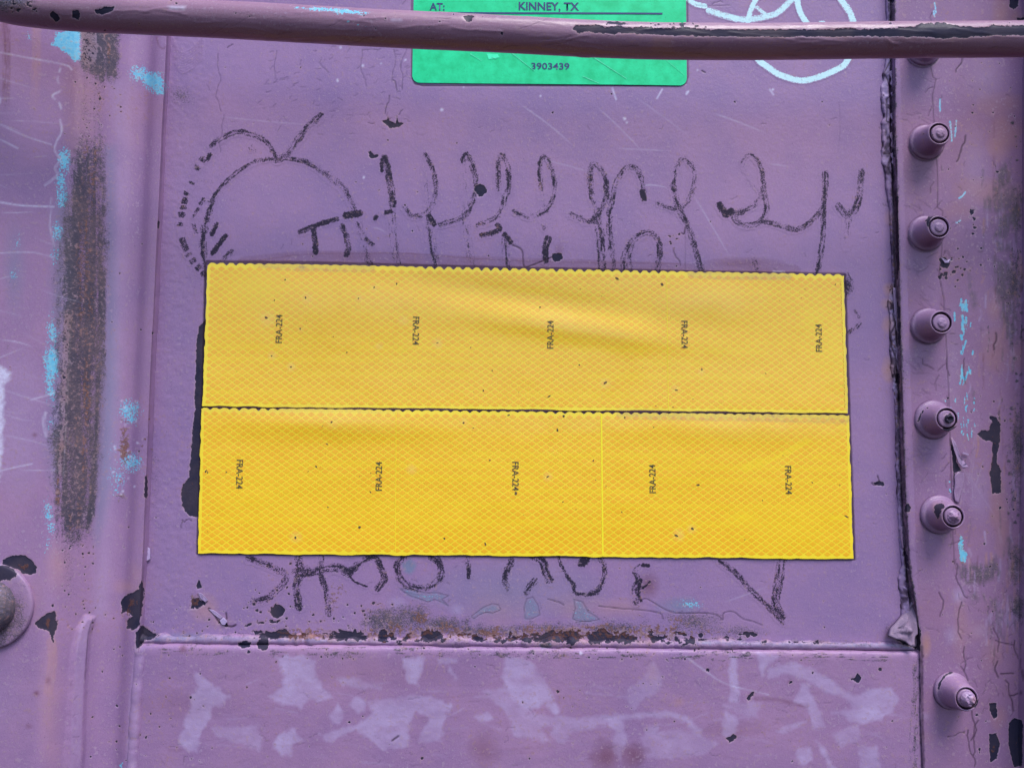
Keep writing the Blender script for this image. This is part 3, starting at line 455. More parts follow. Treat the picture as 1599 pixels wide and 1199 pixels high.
# cracked seam that runs down through the bolts, and wrinkles between them
seam = [(1452,100),(1457,122),(1462,124),(1456,150),(1458,185),(1464,275),(1464,325),(1472,330),(1470,395),(1466,430),(1474,470),(1474,480),(1478,545),(1481,600),(1484,700),(1486,760),(1488,840),(1490,880)]
line(CK, seam, 1.5, .7, False)
for k in range(26): crack(CK, 1458+k*1.2+rng.normal(0,6), 100+k*31+rng.normal(0,10), rng.uniform(.6,2.4), rng.uniform(8,26), 1.3, .6, .4, 4)
for (bx, by) in ((1446,222),(1444,364),(1448,508),(1456,654)):
    for k in range(13): crack(CK, bx-20+rng.normal(0,12), by+rng.choice([-1,1])*rng.uniform(34,62), rng.normal(.35,.35), rng.uniform(8,26), 1.0, rng.uniform(.2,.5), .25, 4)
for x, y, a, l, wd in ((1456,20,1.5,70,1.2),(1503,92,1.6,26,2),(1466,925,1.1,40,1.6),(1494,880,1.4,60,1.6),(1502,940,1.5,60,1.6),(1506,1010,1.5,40,1.6),(1500,1040,1.0,30,1.5),(1558,1032,1.35,30,2),(1570,1062,1.25,55,1.8),(1576,1085,.1,20,2),(1563,1052,-.1,20,2),(1594,1044,1.2,18,3),(1518,1110,1.6,50,1.8),(1512,1140,1.7,60,1.6),(1528,1125,1.6,60,1.6),(1480,1150,.2,30,1.2),(1555,1000,.4,30,1.6),(1552,980,1.2,40,1.5),(1585,1000,1.4,50,1.6),(1440,560,.9,30,1.3),(1478,560,1.6,30,1.6),(1506,560,1.5,40,1.2),(1555,520,1.6,30,2.2),(1508,212,1.6,45,2.2)): crack(CK, x, y, a, l, wd, .85, .3, 4)
for k in range(60): crack(CK, rng.uniform(1496,1592), rng.uniform(900,1110), rng.uniform(0,3.1), rng.uniform(5,14), .9, rng.uniform(.3,.7), .5, 3)
for k in range(46): crack(CK, rng.uniform(1470,1590), rng.uniform(110,860), rng.uniform(0,3.1), rng.uniform(6,16), 1.1, rng.uniform(.2,.5), .7, 4)
for (x0, x1, y0, y1, n_) in ((1535,1598,250,360,30),(1550,1598,380,560,46),(1560,1598,600,870,40),(1500,1598,860,960,34),(1540,1598,930,1010,26),(1480,1540,560,900,26),(1530,1598,240,600,60),(1560,1598,600,1000,50),(1495,1598,850,990,30)):
    for k in range(n_):
        xa = rng.uniform(x0, x1); ya = rng.uniform(y0, y1); ln = rng.uniform(8, 42)
        stroke([GR, OL, PA, GR, MA, TN][int(rng.integers(6))], [(xa, ya), (xa+rng.normal(0, 1.2), ya+ln/2), (xa+rng.normal(0, 1.6), ya+ln)], rng.uniform(1.4, 5.5), rng.uniform(.45, 1.), .45, jag=3)
for cx, cy, rx, ry in ((1588,330,18,60),(1585,440,20,70),(1590,700,14,120),(1588,880,18,50),(1590,950,16,40)): ell(GR, cx, cy, rx, ry, .8, p=.6, rough=.4, rs=7); ell(R_, cx, cy, rx*.8, ry*.8, .45, p=.6, rough=.4, rs=9)
zp = (XX[1]-OX > 1440)
OL.a = np.where(zp, OL.a*np.clip((vnoise(XX[1]/2.4, XX[0]/20., 831)*.6+vnoise(XX[1]/6., XX[0]/9., 832)*.4-.28)*4.5, .1, 1), OL.a).astype(np.float32)
MA.a = np.maximum(MA.a, np.where(XX[1]-OX > 1402+(XX[0]-OY)*.033, .10+.30*fbm(XX[1]/40., XX[0]/70., 833), 0)).astype(np.float32)
for k in range(60): crack(CK, rng.uniform(1420,1462), rng.uniform(110,980), rng.normal(.3,.5), rng.uniform(8,26), .9, rng.uniform(.2,.45), .25, 4)
blob(CHP, [(1484,690),(1490,700),(1495,725),(1503,735),(1492,738),(1489,748),(1488,720)], 1, 1.8)

# ------------------------------------------------------------------ wear on the rung
r = RL
for poly in ([(78,22),(82,18),(90,23),(94,29),(90,33),(88,38),(83,31),(79,26)], [(112,18),(122,16),(125,24),(122,32),(113,28)], [(147,16),(158,14),(164,11),(172,12),(179,11),(176,18),(166,21),(158,25),(150,21)], [(723,27),(732,25),(740,26),(737,32),(731,36)], [(781,52),(786,50),(784,55)]): blob(r['chip'], poly, 1, 1.8, .6)
ridge_t = [(894,45),(900,39),(912,41),(930,39),(945,43),(965,41),(975,44),(1000,43),(1040,45),(1075,44),(1110,47),(1150,46),(1200,47),(1240,47),(1270,46),(1300,46),(1320,45),(1350,46),(1400,44),(1430,42),(1440,37),(1475,36),(1490,40),(1520,43),(1545,43),(1549,38),(1560,41),(1599,40),(1800,40)]
ridge_b = [(1800,56),(1599,56),(1560,56),(1520,58),(1508,60),(1490,59),(1480,61),(1440,58),(1400,58),(1350,57),(1300,58),(1270,58),(1240,58),(1200,58),(1150,58),(1100,57),(1060,56),(1010,54),(975,53),(945,53),(920,50),(902,53)]
blob(r['chip'], ridge_t+ridge_b, 1, 2.5, 1.8, rs=6)
blob(r['chip'], [(945,34),(960,34),(985,37),(965,39),(950,37)], .9, 1.8); specks(r['chip'], 1000,37,1090,43,26,.6,2.2)
for poly in ([(1560,43),(1599,42),(1599,48),(1565,50)], ): blob(r['chip'], poly, 1, 2)
blob(r['cyan'], [(455,12),(500,12),(540,15),(585,20),(570,23),(545,22),(525,23),(520,19),(480,16)], .8, 3, 2.5); specks(r['cyan'], 540,34,580,42,5,.8,2)
blob(r['white'], [(610,30),(628,31),(626,34),(612,33)], .5, 2); blob(r['white'], [(262,10),(290,10),(288,16),(266,15)], .6, 2.5, 1)
ell(r['grime'], 20,4,46,22,.75,p=.5,rough=.3); ell(r['rust'], 45,16,26,12,.3); ell(r['blue'], 15,0,40,14,.9); specks(r['chip'], 5,2,60,22,26,.6,2.4); specks(r['chip'], 130,-5,1599,50,150,.4,1.5,.95)
for k in range(60): crack(r['crack'], rng.uniform(60,1560), rng.uniform(20,85), rng.normal(0,.12), rng.uniform(16,60), 1.0, rng.uniform(.2,.5), .18, 4)
for k in range(60): crack(r['height'], rng.uniform(60,1560), rng.uniform(15,85), rng.normal(0.03,.06), rng.uniform(30,120), 3.0, rng.uniform(.03,.09), .12, 6)
blob(r['tan'], [(1018,58),(1050,58),(1050,82),(1020,82)], .35, 4, 3); ell(r['maroon'], 1200,70,420,10,.35); ell(r['tan'], 1450,62,170,6,.3)
for p in ([(1385,62),(1392,70),(1396,78)], [(1390,66),(1402,70)]): line(r["height"], p, 3, .17)

# ------------------------------------------------------------------ wear on the bolts
b = BL
blob(b['chip'], [(1446,345),(1450,338),(1458,334),(1464,335),(1456,340),(1451,346),(1450,356),(1447,352)], 1, 1.6)
blob(b['chip'], [(1458,790),(1466,786),(1472,786),(1476,792),(1470,795),(1468,804),(1464,810),(1460,802)], 1, 1.6, .8); ell(b['tan'], 1461,792,8,12,.6)
blob(b['chip'], [(1478,648),(1484,645),(1488,650),(1484,656),(1479,654)], 1, 1.5); blob(b['chip'], [(1472,668),(1482,670),(1494,664),(1494,670),(1484,674),(1474,672)], 1, 1.5)
blob(b['chip'], [(1463,1076),(1466,1066),(1474,1054),(1486,1047),(1488,1050),(1478,1054),(1470,1064),(1467,1076)], 1, 1.5, 1); blob(b['chip'], [(1528,1090),(1531,1088),(1531,1096),(1524,1104),(1520,1104)], 1, 1.4)
ell(b['pale'], 1510,1086,14,14,.6); ell(b['tan'], 1520,1092,7,7,.5)
for p in ([(1438,646),(1436,652),(1434,658)], [(1442,640),(1440,645)], [(1441,208),(1443,209)], [(1441,218),(1442,219)]): line(b['chip'], p, 2, .95)
for (bx, by) in ((1446,222),(1444,364),(1448,508),(1456,654),(1465,802),(1485,1077)): ell(b['maroon'], bx+4, by+14, 34, 20, .35, p=.6); specks(b['chip'], bx-26, by-26, bx+50, by+26, 12, .4, 1.1, .9)  # maroon tint over the lower part of each bolt, plus small chips
blob(b['chip'], [(-40,880),(0,882),(14,884),(28,894),(24,902),(10,905),(-40,915)], 1, 2.5, 1); ell(b['grime'], 40,915,16,14,.55,rough=.3); ell(b['grime'], 0,965,50,60,.85,p=.35,rough=.3,rs=8); ell(b['rust'], 0,962,26,30,.5,p=.5,rough=.4); ell(b['blue'], 4,890,40,20,.9)

# ------------------------------------------------------------------ materials
class NT:
    def __init__(s, name):
        s.m = bpy.data.materials.new(name); s.m.use_nodes = True
        s.t = s.m.node_tree; s.t.nodes.clear()
        s.out = s.t.nodes.new('ShaderNodeOutputMaterial')
    def N(s, ty, **kw):
        n = s.t.nodes.new(ty)
        for k, v in kw.items(): setattr(n, k, v)
        return n
    def put(s, sock, v):
        if isinstance(v, bpy.types.NodeSocket): s.t.links.new(v, sock)
        elif v is not None:
            if isinstance(v, (tuple, list)) and len(v) == 3 and sock.type == 'RGBA': v = (*v, 1)
            sock.default_value = v
    def math(s, op, a, b=None, c=None, clamp=False):
        n = s.N('ShaderNodeMath', operation=op, use_clamp=clamp)
        for i, v in enumerate((a, b, c)): s.put(n.inputs[i], v)
        return n.outputs[0]
    def mix(s, f, a, b):
        n = s.N('ShaderNodeMix', data_type='RGBA')
        s.put(n.inputs[0], f); s.put(n.inputs[6], a); s.put(n.inputs[7], b)
        return n.outputs[2]
    def noise(s, co, scale, detail=2, rough=.55, dist=0.):
        n = s.N('ShaderNodeTexNoise'); s.put(n.inputs['Vector'], co)
        n.inputs['Scale'].default_value = scale; n.inputs['Detail'].default_value = detail
        n.inputs['Roughness'].default_value = rough; n.inputs['Distortion'].default_value = dist
        return n.outputs[0]
    def rng(s, v, a, b, c=0., d=1.):
        n = s.N('ShaderNodeMapRange', clamp=True); s.put(n.inputs[0], v)
        for i, q in enumerate((a, b, c, d)): n.inputs[i+1].default_value = q
        return n.outputs[0]
    def cover(s, val, n, e=.18):       # patchy coverage: val is how much is left
        return s.math('DIVIDE', s.math('ADD', s.math('MULTIPLY', val, 1.15), s.math('SUBTRACT', n, 1.12)), e, clamp=True)
    def hard(s, val, n, amp=.35, e=.10):
        q = s.math('ADD', val, s.math('MULTIPLY', s.math('SUBTRACT', n, .5), amp))
        return s.math('ADD', s.math('DIVIDE', s.math('SUBTRACT', q, .5), e), .5, clamp=True)
    def attr(s, name):
        n = s.N('ShaderNodeAttribute'); n.attribute_name = name
        p = s.N('ShaderNodeSeparateColor'); s.t.links.new(n.outputs['Color'], p.inputs[0])
        return p.outputs[0], p.outputs[1], p.outputs[2], n.outputs['Alpha']

def paint_material(name, paint, paint2, mark=(.017, .015, .030), rough=.46, stretch=None):
    g = NT(name)
    tc = g.N('ShaderNodeTexCoord'); co = tc.outputs['Object']
    if stretch:
        mp = g.N('ShaderNodeMapping'); g.put(mp.inputs[0], co); mp.inputs['Scale'].default_value = stretch; cs = mp.outputs[0]
    else: cs = co
    rust, chip, cyan, pale = g.attr('wear_a')
    tan, grime, crk, white = g.attr('wear_b')
    maroon, blue, olive, draw = g.attr('wear_c')
    big = g.noise(co, 7., 3, .6); mid = g.noise(co, 38., 4, .6); fin = g.noise(co, 420., 3, .6); gra = g.noise(co, 850., 2, .6); mic = g.noise(co, 2200., 1, .5)
    vg = g.rng(g.noise(co, 1500., 2, .65), .30, .70); ug = g.rng(gra, .28, .72); uf = g.rng(fin, .3, .7); um = g.rng(mid, .3, .7)
    blot = g.rng(g.math('ADD', g.math('MULTIPLY', big, .6), g.math('MULTIPLY', mid, .4)), .36, .64)
    c = g.mix(blot, paint, paint2)
    c = g.mix(g.math('MULTIPLY', g.rng(fin, .40, .68), .16), c, (.11, .055, .15))
    c = g.mix(g.math('MULTIPLY', vg, .15), c, (.50, .40, .64))
    dust = g.rng(g.noise(co, 1300., 1, .4), .72, .78)
    c = g.mix(g.math('MULTIPLY', dust, .55), c, (.05, .03, .07))
    # paint films and stains
    pm = g.math('MULTIPLY', pale, g.rng(mid, .25, .62, .45, .95))
    c = g.mix(pm, c, (.47, .37, .62))
    c = g.mix(g.math('MULTIPLY', tan, g.rng(mid, .25, .65, .45, .95)), c, (.47, .25, .21))
    c = g.mix(g.math('MULTIPLY', maroon, g.rng(mid, .2, .6, .5, .9)), c, (.13, .035, .055))
    c = g.mix(g.math('MULTIPLY', blue, .75), c, (.135, .20, .32))
    om = g.math('MULTIPLY', olive, g.rng(fin, .32, .58, .45, 1.)); c = g.mix(g.math('MULTIPLY', om, .9), c, g.mix(um, (.100, .078, .082), (.085, .080, .120)))
    cm = g.cover(g.math('MULTIPLY', cyan, 1.22), ug, .24); c = g.mix(cm, c, g.mix(uf, (.10, .42, .66), (.24, .58, .72)))
    gn = g.math('ADD', g.math('MULTIPLY', vg, .55), g.math('MULTIPLY', ug, .45)); gm = g.cover(g.math('MULTIPLY', grime, 1.25), gn, .50); c = g.mix(g.math('MULTIPLY', gm, .9), c, g.mix(g.rng(g.math('ADD', g.math('MULTIPLY', fin, .5), g.math('MULTIPLY', mid, .5)), .40, .60), (.036, .038, .060), (.125, .090, .104)))
    rm = g.cover(rust, uf, .28); c = g.mix(g.math('MULTIPLY', rm, .88), c, g.mix(g.math('ADD', g.math('MULTIPLY', ug, .5), g.math('MULTIPLY', um, .5)), (.060, .032, .036), (.27, .115, .075)))
    wm = g.math('MULTIPLY', white, g.rng(fin, .3, .6, .45, .95)); c = g.mix(wm, c, (.66, .64, .86))
    dm = g.math('SUBTRACT', g.math('MULTIPLY', draw, 3.3), g.math('MULTIPLY', g.math('SUBTRACT', 1., g.rng(g.math('ADD', g.math('MULTIPLY', vg, .65), g.math('MULTIPLY', ug, .35)), .2, .8)), g.rng(mid, .35, .65, 1.4, 2.2)), clamp=True); c = g.mix(g.math('MULTIPLY', dm, .95), c, mark)
    # chips to dark steel, with a broken rim: pale lit edge painted in, and orange
    rim = g.math('MULTIPLY', g.hard(g.math('ADD', chip, .36), uf, .5, .12), .42)
    c = g.mix(rim, c, g.mix(um, (.46, .34, .50), (.34, .17, .14)))
    hm = g.hard(chip, uf, .55, .14)
    c = g.mix(hm, c, g.mix(g.rng(mid, .4, .7), (.026, .024, .052), (.060, .046, .070)))
    c = g.mix(g.math('MULTIPLY', g.math('MULTIPLY', rm, hm), .75), c, (.13, .055, .045))
    km = g.math('MULTIPLY', crk, .92); c = g.mix(km, c, (.030, .014, .028))
    bs = g.N('ShaderNodeBsdfPrincipled')
    g.put(bs.inputs['Base Color'], c)
    ro = g.math('ADD', g.rng(mid, .3, .7, rough-.07, rough+.09), g.math('MULTIPLY', g.math('MAXIMUM', gm, rm), .25))
    g.put(bs.inputs['Roughness'], ro); g.put(bs.inputs['Specular IOR Level'], g.math('SUBTRACT', .36, g.math('MULTIPLY', g.math('MAXIMUM', hm, g.math('MAXIMUM', km, dm)), .26)))
    hgt = g.math('ADD', g.math('MULTIPLY', g.noise(cs, 420., 4, .68), .34), g.math('MULTIPLY', g.noise(cs, 110., 2, .5), .20))
    hgt = g.math('ADD', hgt, g.math('MULTIPLY', g.math('MAXIMUM', gm, rm), g.math('MULTIPLY', ug, .35)))
    hgt = g.math('SUBTRACT', hgt, g.math('MULTIPLY', hm, .5)); hgt = g.math('SUBTRACT', hgt, g.math('MULTIPLY', km, .45))
    hgt = g.math('ADD', hgt, g.math('MULTIPLY', pm, .05))
    bp = g.N('ShaderNodeBump'); bp.inputs['Strength'].default_value = 1.0; bp.inputs['Distance'].default_value = .0005
    g.put(bp.inputs['Height'], hgt); g.t.links.new(bp.outputs[0], bs.inputs['Normal'])
    g.t.links.new(bs.outputs[0], g.out.inputs[0])
    return g.m
PURPLE, PURPLE2 = (.232, .138, .322), (.330, .182, .358)
M_PAINT = paint_material('weathered_purple_paint', PURPLE, PURPLE2)
M_POST = paint_material('weathered_purple_pink_reflection', (.252, .136, .298), (.348, .184, .338))  # same paint, made pinker to put its different reflection into the colour
M_SPRAY = paint_material('pale_cyan_paint_on_purple', PURPLE, PURPLE2, mark=(.60, .88, .95))
M_RUNG = paint_material('weathered_purple_rung_paint', (.250, .122, .190), (.305, .158, .245), rough=.34, stretch=(.25, 1, 1))
M_BOLT = paint_material('weathered_purple_bolt_paint', (.255, .140, .265), (.315, .182, .330), rough=.40)
M_SEAL = paint_material('crumbled_painted_sealant', (.15, .095, .16), (.25, .165, .27), rough=.6)

def tape_material(name, c0, c1, rough, coat):
    g = NT(name)
    tc = g.N('ShaderNodeTexCoord'); co = tc.outputs['Object']
    pale, bright, brown, rnd = g.attr('wear_a')
    mid = g.noise(co, 30., 4, .6); fin = g.noise(co, 500., 2, .5)
    c = g.mix(g.math('ADD', g.math('MULTIPLY', rnd, .5), g.math('MULTIPLY', mid, .5)), c0, c1)
    c = g.mix(g.math('MULTIPLY', bright, .8), c, (1.0, .74, .006))
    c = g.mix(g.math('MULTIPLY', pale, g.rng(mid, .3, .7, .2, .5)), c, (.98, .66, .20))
    c = g.mix(g.math('MULTIPLY', brown, g.rng(fin, .3, .6, .4, 1.)), c, (.36, .17, .13))
    bs = g.N('ShaderNodeBsdfPrincipled'); g.put(bs.inputs['Base Color'], c)
    g.put(bs.inputs['Roughness'], rough); bs.inputs['Coat Weight'].default_value = coat; bs.inputs['Coat Roughness'].default_value = .10
    bp = g.N('ShaderNodeBump'); bp.inputs['Distance'].default_value = .0003; bp.inputs['Strength'].default_value = .6
    g.put(bp.inputs['Height'], g.noise(co, 60., 2, .5)); g.t.links.new(bp.outputs[0], bs.inputs['Coat Normal'])
    g.t.links.new(bs.outputs[0], g.out.inputs[0])
    return g.m
M_FILM = tape_material('yellow_reflective_film', (1.0, .71, .018), (1.0, .77, .026), .4, .6)
M_CELL = tape_material('gold_reflective_cells', (.95, .455, .010), (1.0, .53, .016), .35, .6)

def simple_material(name, c0, c1, scale=120., rough=.5, spec=.4, speck=None):
    g = NT(name)
    co = g.N('ShaderNodeTexCoord').outputs['Object']
    n = g.noise(co, scale, 4, .6)
    c = g.mix(g.rng(n, .35, .65), c0, c1)
    if speck: c = g.mix(g.math('MULTIPLY', g.rng(g.noise(co, 900., 2, .5), .66, .74), .5), c, speck)
    bs = g.N('ShaderNodeBsdfPrincipled'); g.put(bs.inputs['Base Color'], c); g.put(bs.inputs['Roughness'], g.rng(n, .3, .7, rough-.05, rough+.08)); bs.inputs['Specular IOR Level'].default_value = spec
    bp = g.N('ShaderNodeBump'); bp.inputs['Distance'].default_value = .0001; bp.inputs['Strength'].default_value = .5
    g.put(bp.inputs['Height'], g.noise(co, 700., 2, .5)); g.t.links.new(bp.outputs[0], bs.inputs['Normal'])
    g.t.links.new(bs.outputs[0], g.out.inputs[0])
    return g.m
M_GREEN = simple_material('green_vinyl', (.001, .57, .225), (.008, .74, .33), 90., .45, .3, (.004, .30, .16))
M_GREENS = simple_material('pale_green_scuff', (.03, .90, .45), (.05, .95, .52), 200.)
M_NAVY = simple_material('navy_print', (.012, .035, .15), (.016, .045, .18), 300., .5)
M_PRINT = simple_material('worn_grey_print', (.055, .045, .03), (.16, .11, .04), 900., .5)
M_DIRT = simple_material('dark_dirt', (.05, .03, .02), (.22, .12, .05), 900., .7)
M_BRIGHT = simple_material('bright_yellow_seam', (1.0, .80, .02), (1.0, .86, .03), 300., .35)
M_SCR = simple_material('fine_scratch', (.03, .70, .36), (.12, .78, .48), 500.)

# ------------------------------------------------------------------ object helpers
def prop(o, label=None, cat=None, group=None, kind=None):
    for k, v in (('label', label), ('category', cat), ('group', group), ('kind', kind)):
        if v: o[k] = v
    return o
def empty(name, loc, label, cat, group=None):
    o = bpy.data.objects.new(name, None); C.objects.link(o); o.location = loc; o.empty_display_size = .02
    return prop(o, label, cat, group)
def obj(name, me, mat, parent=None):
    o = bpy.data.objects.new(name, me); C.objects.link(o)
    if mat and not me.materials: me.materials.append(mat)
    if parent: o.parent = parent
    return o
def mesh_np(name, V, Fq, smooth=True):
    """vertices (n,3), faces (m,k) with the same corner count"""
    me = bpy.data.meshes.new(name); V = np.ascontiguousarray(V, np.float32); Fq = np.ascontiguousarray(Fq, np.int32)
    n, k = Fq.shape
    me.vertices.add(len(V)); me.vertices.foreach_set('co', V.ravel())
    me.loops.add(n*k); me.loops.foreach_set('vertex_index', Fq.ravel())
    me.polygons.add(n); me.polygons.foreach_set('loop_start', np.arange(n, dtype=np.int32)*k)
    if smooth: me.polygons.foreach_set('use_smooth', np.ones(n, bool))
    me.update(calc_edges=True); me.validate()
    return me
def paint_attrs(me, A):
    for nm, arr in A.items():
        at = me.attributes.new(nm, 'FLOAT_COLOR', 'POINT'); at.data.foreach_set('color', np.ascontiguousarray(arr, np.float32).ravel())
def wear_of(px, py, D, draw=None):
    s = {k: np.clip(D[k].sample(px, py), 0, 1) for k in names if k != 'height'}
    d = np.clip(draw.sample(px, py), 0, 1) if draw is not None else np.zeros_like(px)
    st = lambda *a: np.stack(a, -1)
    return {'wear_a': st(s['rust'], s['chip'], s['cyan'], s['pale']), 'wear_b': st(s['tan'], s['grime'], s['crack'], s['white']),
            'wear_c': st(s['maroon'], s['blue'], s['olive'], d)}
def quads(nz, nx):
    i = np.arange(nz*nx).reshape(nz, nx)
    return np.stack([i[:-1, :-1], i[:-1, 1:], i[1:, 1:], i[1:, :-1]], -1).reshape(-1, 4)
HS = 3.0*MM
def surf(name, P, parent, mat=None, D=L, flip=False, extra=None, origin=None):
    """a sheet of metal: grid of points, wear sampled where each point is seen in the survey, raised by the height map"""
    nz, nx = P.shape[:2]
    px, py = proj(P)
    du = np.gradient(P, axis=1); dv = np.gradient(P, axis=0)
    N = np.cross(du, dv); N /= np.linalg.norm(N, axis=-1, keepdims=True)+1e-12
    flipn = np.sign(np.median(N[..., 1])) or 1
    N = N*(-flipn)
    h = D['height'].sample(px, py)*HS - np.clip((D['chip'].sample(px, py)-.35)*3, 0, 1)*.22*MM - D['crack'].sample(px, py)*.18*MM
    if extra is not None: h = h+extra(px, py, P)
    Q = P+N*h[..., None]
    Fq = quads(nz, nx)
    if flipn > 0: Fq = Fq[:, ::-1]
    V = Q.reshape(-1, 3)
    if origin is not None: V = V-np.array(origin)
    me = mesh_np(name, V, Fq)
    paint_attrs(me, wear_of(px.ravel(), py.ravel(), D))
    o = obj(name, me, mat or M_PAINT, parent)
    return o, Q, px, py
def spaced(a0, f0, f1, a1, step, coarse=.012):
    return np.unique(np.round(np.concatenate([np.arange(a0, f0, coarse), np.arange(f0, f1, step), np.arange(f1, a1+coarse, coarse)]), 6))

# ------------------------------------------------------------------ freight car side
car = empty('freight_car_side', (0, 0, 1.0), 'weathered purple painted steel side of a freight car with graffiti and rust', 'freight car')
car_inv = mathutils.Matrix.Translation((0, 0, -1.0))
def child(o): o.matrix_parent_inverse = car_inv; return o
Z = lambda px, py, Y=0.: unproj(px, py, Y)[..., 2]
X = lambda px, py, Y=0.: unproj(px, py, Y)[..., 0]
ZT, ZB = float(Z(800, -12)), float(Z(800, 1215))
ZTOP, ZBOT = ZT+.32, ZB-.28
STEP = .00066

# panel
SILL_Z = float(Z(800, 1006))
xs = np.arange(-.262, .325, STEP); zs = spaced(SILL_Z-.012, SILL_Z-.010, ZT, ZTOP, STEP)
gx, gz = np.meshgrid(xs, zs)
dent = (fbm(gx*5, gz*5, 41)-.5)*1.6*MM
def panel_extra(px, py, P):
    return dent + (fbm(P[..., 0]*330, P[..., 2]*330, 9)-.5)*.30*MM*np.clip(1.3-(px-240)/130, .25, 1)
panel, PQ, ppx, ppy = surf('side_panel', np.stack([gx, gx*0, gz], -1), car, extra=panel_extra)
child(panel)
def overlay(name, M, mat, label):
    """drawn marks: each connected run of strokes is a thin skin of its own on the panel"""
    v = M.sample(ppx, ppy) > .02
    i = np.arange(v.size).reshape(v.shape)
    fq = np.stack([i[:-1, :-1], i[:-1, 1:], i[1:, 1:], i[1:, :-1]], -1).reshape(-1, 4)
    fq = fq[v.ravel()[fq].any(1)]
    ids, inv = np.unique(fq, return_inverse=True); fq = inv.reshape(-1, 4)
    lab = np.arange(len(ids))
    while True:                                     # label connected pieces
        m = lab[fq].min(1); new = lab.copy()
        for k in range(4): np.minimum.at(new, fq[:, k], m)
        new = new[new]
        if (new == lab).all(): break
        lab = new
    fl = lab[fq[:, 0]]; u, cnt = np.unique(fl, return_counts=True)
    V = PQ.reshape(-1, 3)[ids]+np.array([0, -.10*MM, 0])
    big = u[cnt > 260]
    if len(big) == 0: big = u[[cnt.argmax()]]
    cen = np.array([V[fq[fl == q].ravel()].mean(0) for q in big])
    home = {}
    for q in u: home[q] = q if q in big else big[np.argmin(((cen-V[fq[fl == q].ravel()].mean(0))**2).sum(1))]
    hl = np.array([home[q] for q in fl])
    W = wear_of(ppx.ravel()[ids], ppy.ravel()[ids], L, M)
    for q in big:
        f = fq[hl == q]; vi, f2 = np.unique(f, return_inverse=True)
        me = mesh_np(name, V[vi], f2.reshape(-1, 4))
        if me.polygons[0].normal[1] > 0: me.flip_normals()
        paint_attrs(me, {k: a[vi] for k, a in W.items()})
        o = obj(name, me, mat, car); prop(o, label); child(o)
overlay('crayon_mark', CR['figure'], M_PAINT, 'black crayon line of a round head drawn above the yellow tape')
overlay('crayon_mark', CR['loops'], M_PAINT, 'looping black crayon stroke above the yellow tape')
overlay('crayon_mark', CR['scrawl'], M_PAINT, 'black crayon letter showing below the yellow tape')
overlay('paint_mark', CR['paint'], M_SPRAY, 'pale cyan paint line beside the green placard')

# left post: flange on the panel, web, outer face
def round_poly(pts, n=400, sig=.004):
    P = np.array(pts, float); d = np.r_[0, np.cumsum(np.hypot(*np.diff(P, axis=0).T))]
    t = np.arange(0, d[-1], .0003); Q = np.stack([np.interp(t, d, P[:, 0]), np.interp(t, d, P[:, 1])], -1)
    k = int(3*sig/.0003); g = np.exp(-.5*(np.arange(-k, k+1)*.0003/sig)**2); g /= g.sum()
    pad = np.pad(Q, ((k, k), (0, 0)), mode='reflect', reflect_type='odd')
    return np.stack([np.convolve(pad[:, j], g, 'valid') for j in (0, 1)], -1)
FL, OUT = -.0045, -.034
xe = float(X(238, 600, FL)); xf = float(X(180, 600, FL)); xm = float(X(164, 600, FL-.003)); xc = float(X(96, 600, OUT))
FE = FL-.0035
prof = round_poly([(xe, FE), (xe-.007, FE), (float(X(208, 600, FL)), FL+.0022), (xf, FL-.001), (xc, OUT), (xc-.34, OUT)], sig=.0040)
dd = np.r_[0, np.cumsum(np.hypot(*np.diff(prof, axis=0).T))]
cut = (xe-xf)+.05+.075
ts = np.concatenate([np.arange(0, cut, .0007), np.arange(cut, dd[-1], .012)])
prof = np.stack([np.interp(ts, dd, prof[:, j]) for j in (0, 1)], -1)
edge = np.array([[xe+.0002, .0002], [xe+.0002, FE*.35], [xe+.0002, FE*.72], [xe+.0001, FE*.9]])
prof = np.vstack([edge, prof])
zs = spaced(ZBOT, ZB, ZT, ZTOP, .0007)
PP = np.zeros((len(zs), len(prof), 3)); PP[..., 0] = prof[None, :, 0]; PP[..., 1] = prof[None, :, 1]; PP[..., 2] = zs[:, None]
# the flange edge wanders a little, as cut by hand
wob = (fbm(zs*30, zs*0, 5)-.5)*1.2*MM
PP[:, :12, 0] += wob[:, None]*np.linspace(1, 0, 12)[None, :]
def post_extra(px, py, P): return (fbm(P[..., 0]*6, P[..., 2]*6, 77)-.5)*1.5*MM
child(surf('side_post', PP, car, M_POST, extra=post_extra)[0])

# bolted plate on the right, its hand-cut edge traced
ep = np.array([(1396,-200),(1397,0),(1399,200),(1404,400),(1409,600),(1414,760),(1421,880),(1431,950),(1437,1005),(1438,1100),(1441,1199),(1446,1500)], float)
PLY = -.0082
E3 = unproj(ep[:, 0], ep[:, 1], PLY)
zs = spaced(ZBOT, ZB, ZT, ZTOP, .0007)
ex = np.interp(zs, E3[::-1, 2], E3[::-1, 0]) + (fbm(zs*60, zs*0, 8)-.5)*1.0*MM
xr = float(X(1594, 600, PLY)); xrz = lambda z: np.interp(z, [float(Z(1590, 1150, PLY)), float(Z(1598, 60, PLY))], [float(X(1590, 1150, PLY)), float(X(1598, 60, PLY))])
nu = 150
u = np.linspace(0, 1, nu)
gx = ex[:, None]+(xrz(zs)[:, None]+.012-ex[:, None])*u[None]
P0 = np.stack([gx, np.full_like(gx, PLY), np.repeat(zs[:, None], nu, 1)], -1)
P0[..., 1] += .0006*np.exp(-(u[None]*150/2.)**2)
side = [np.stack([ex+.0001, np.full_like(zs, y), zs], -1)[:, None] for y in (.0005, PLY*.3, PLY*.6, PLY*.85)]
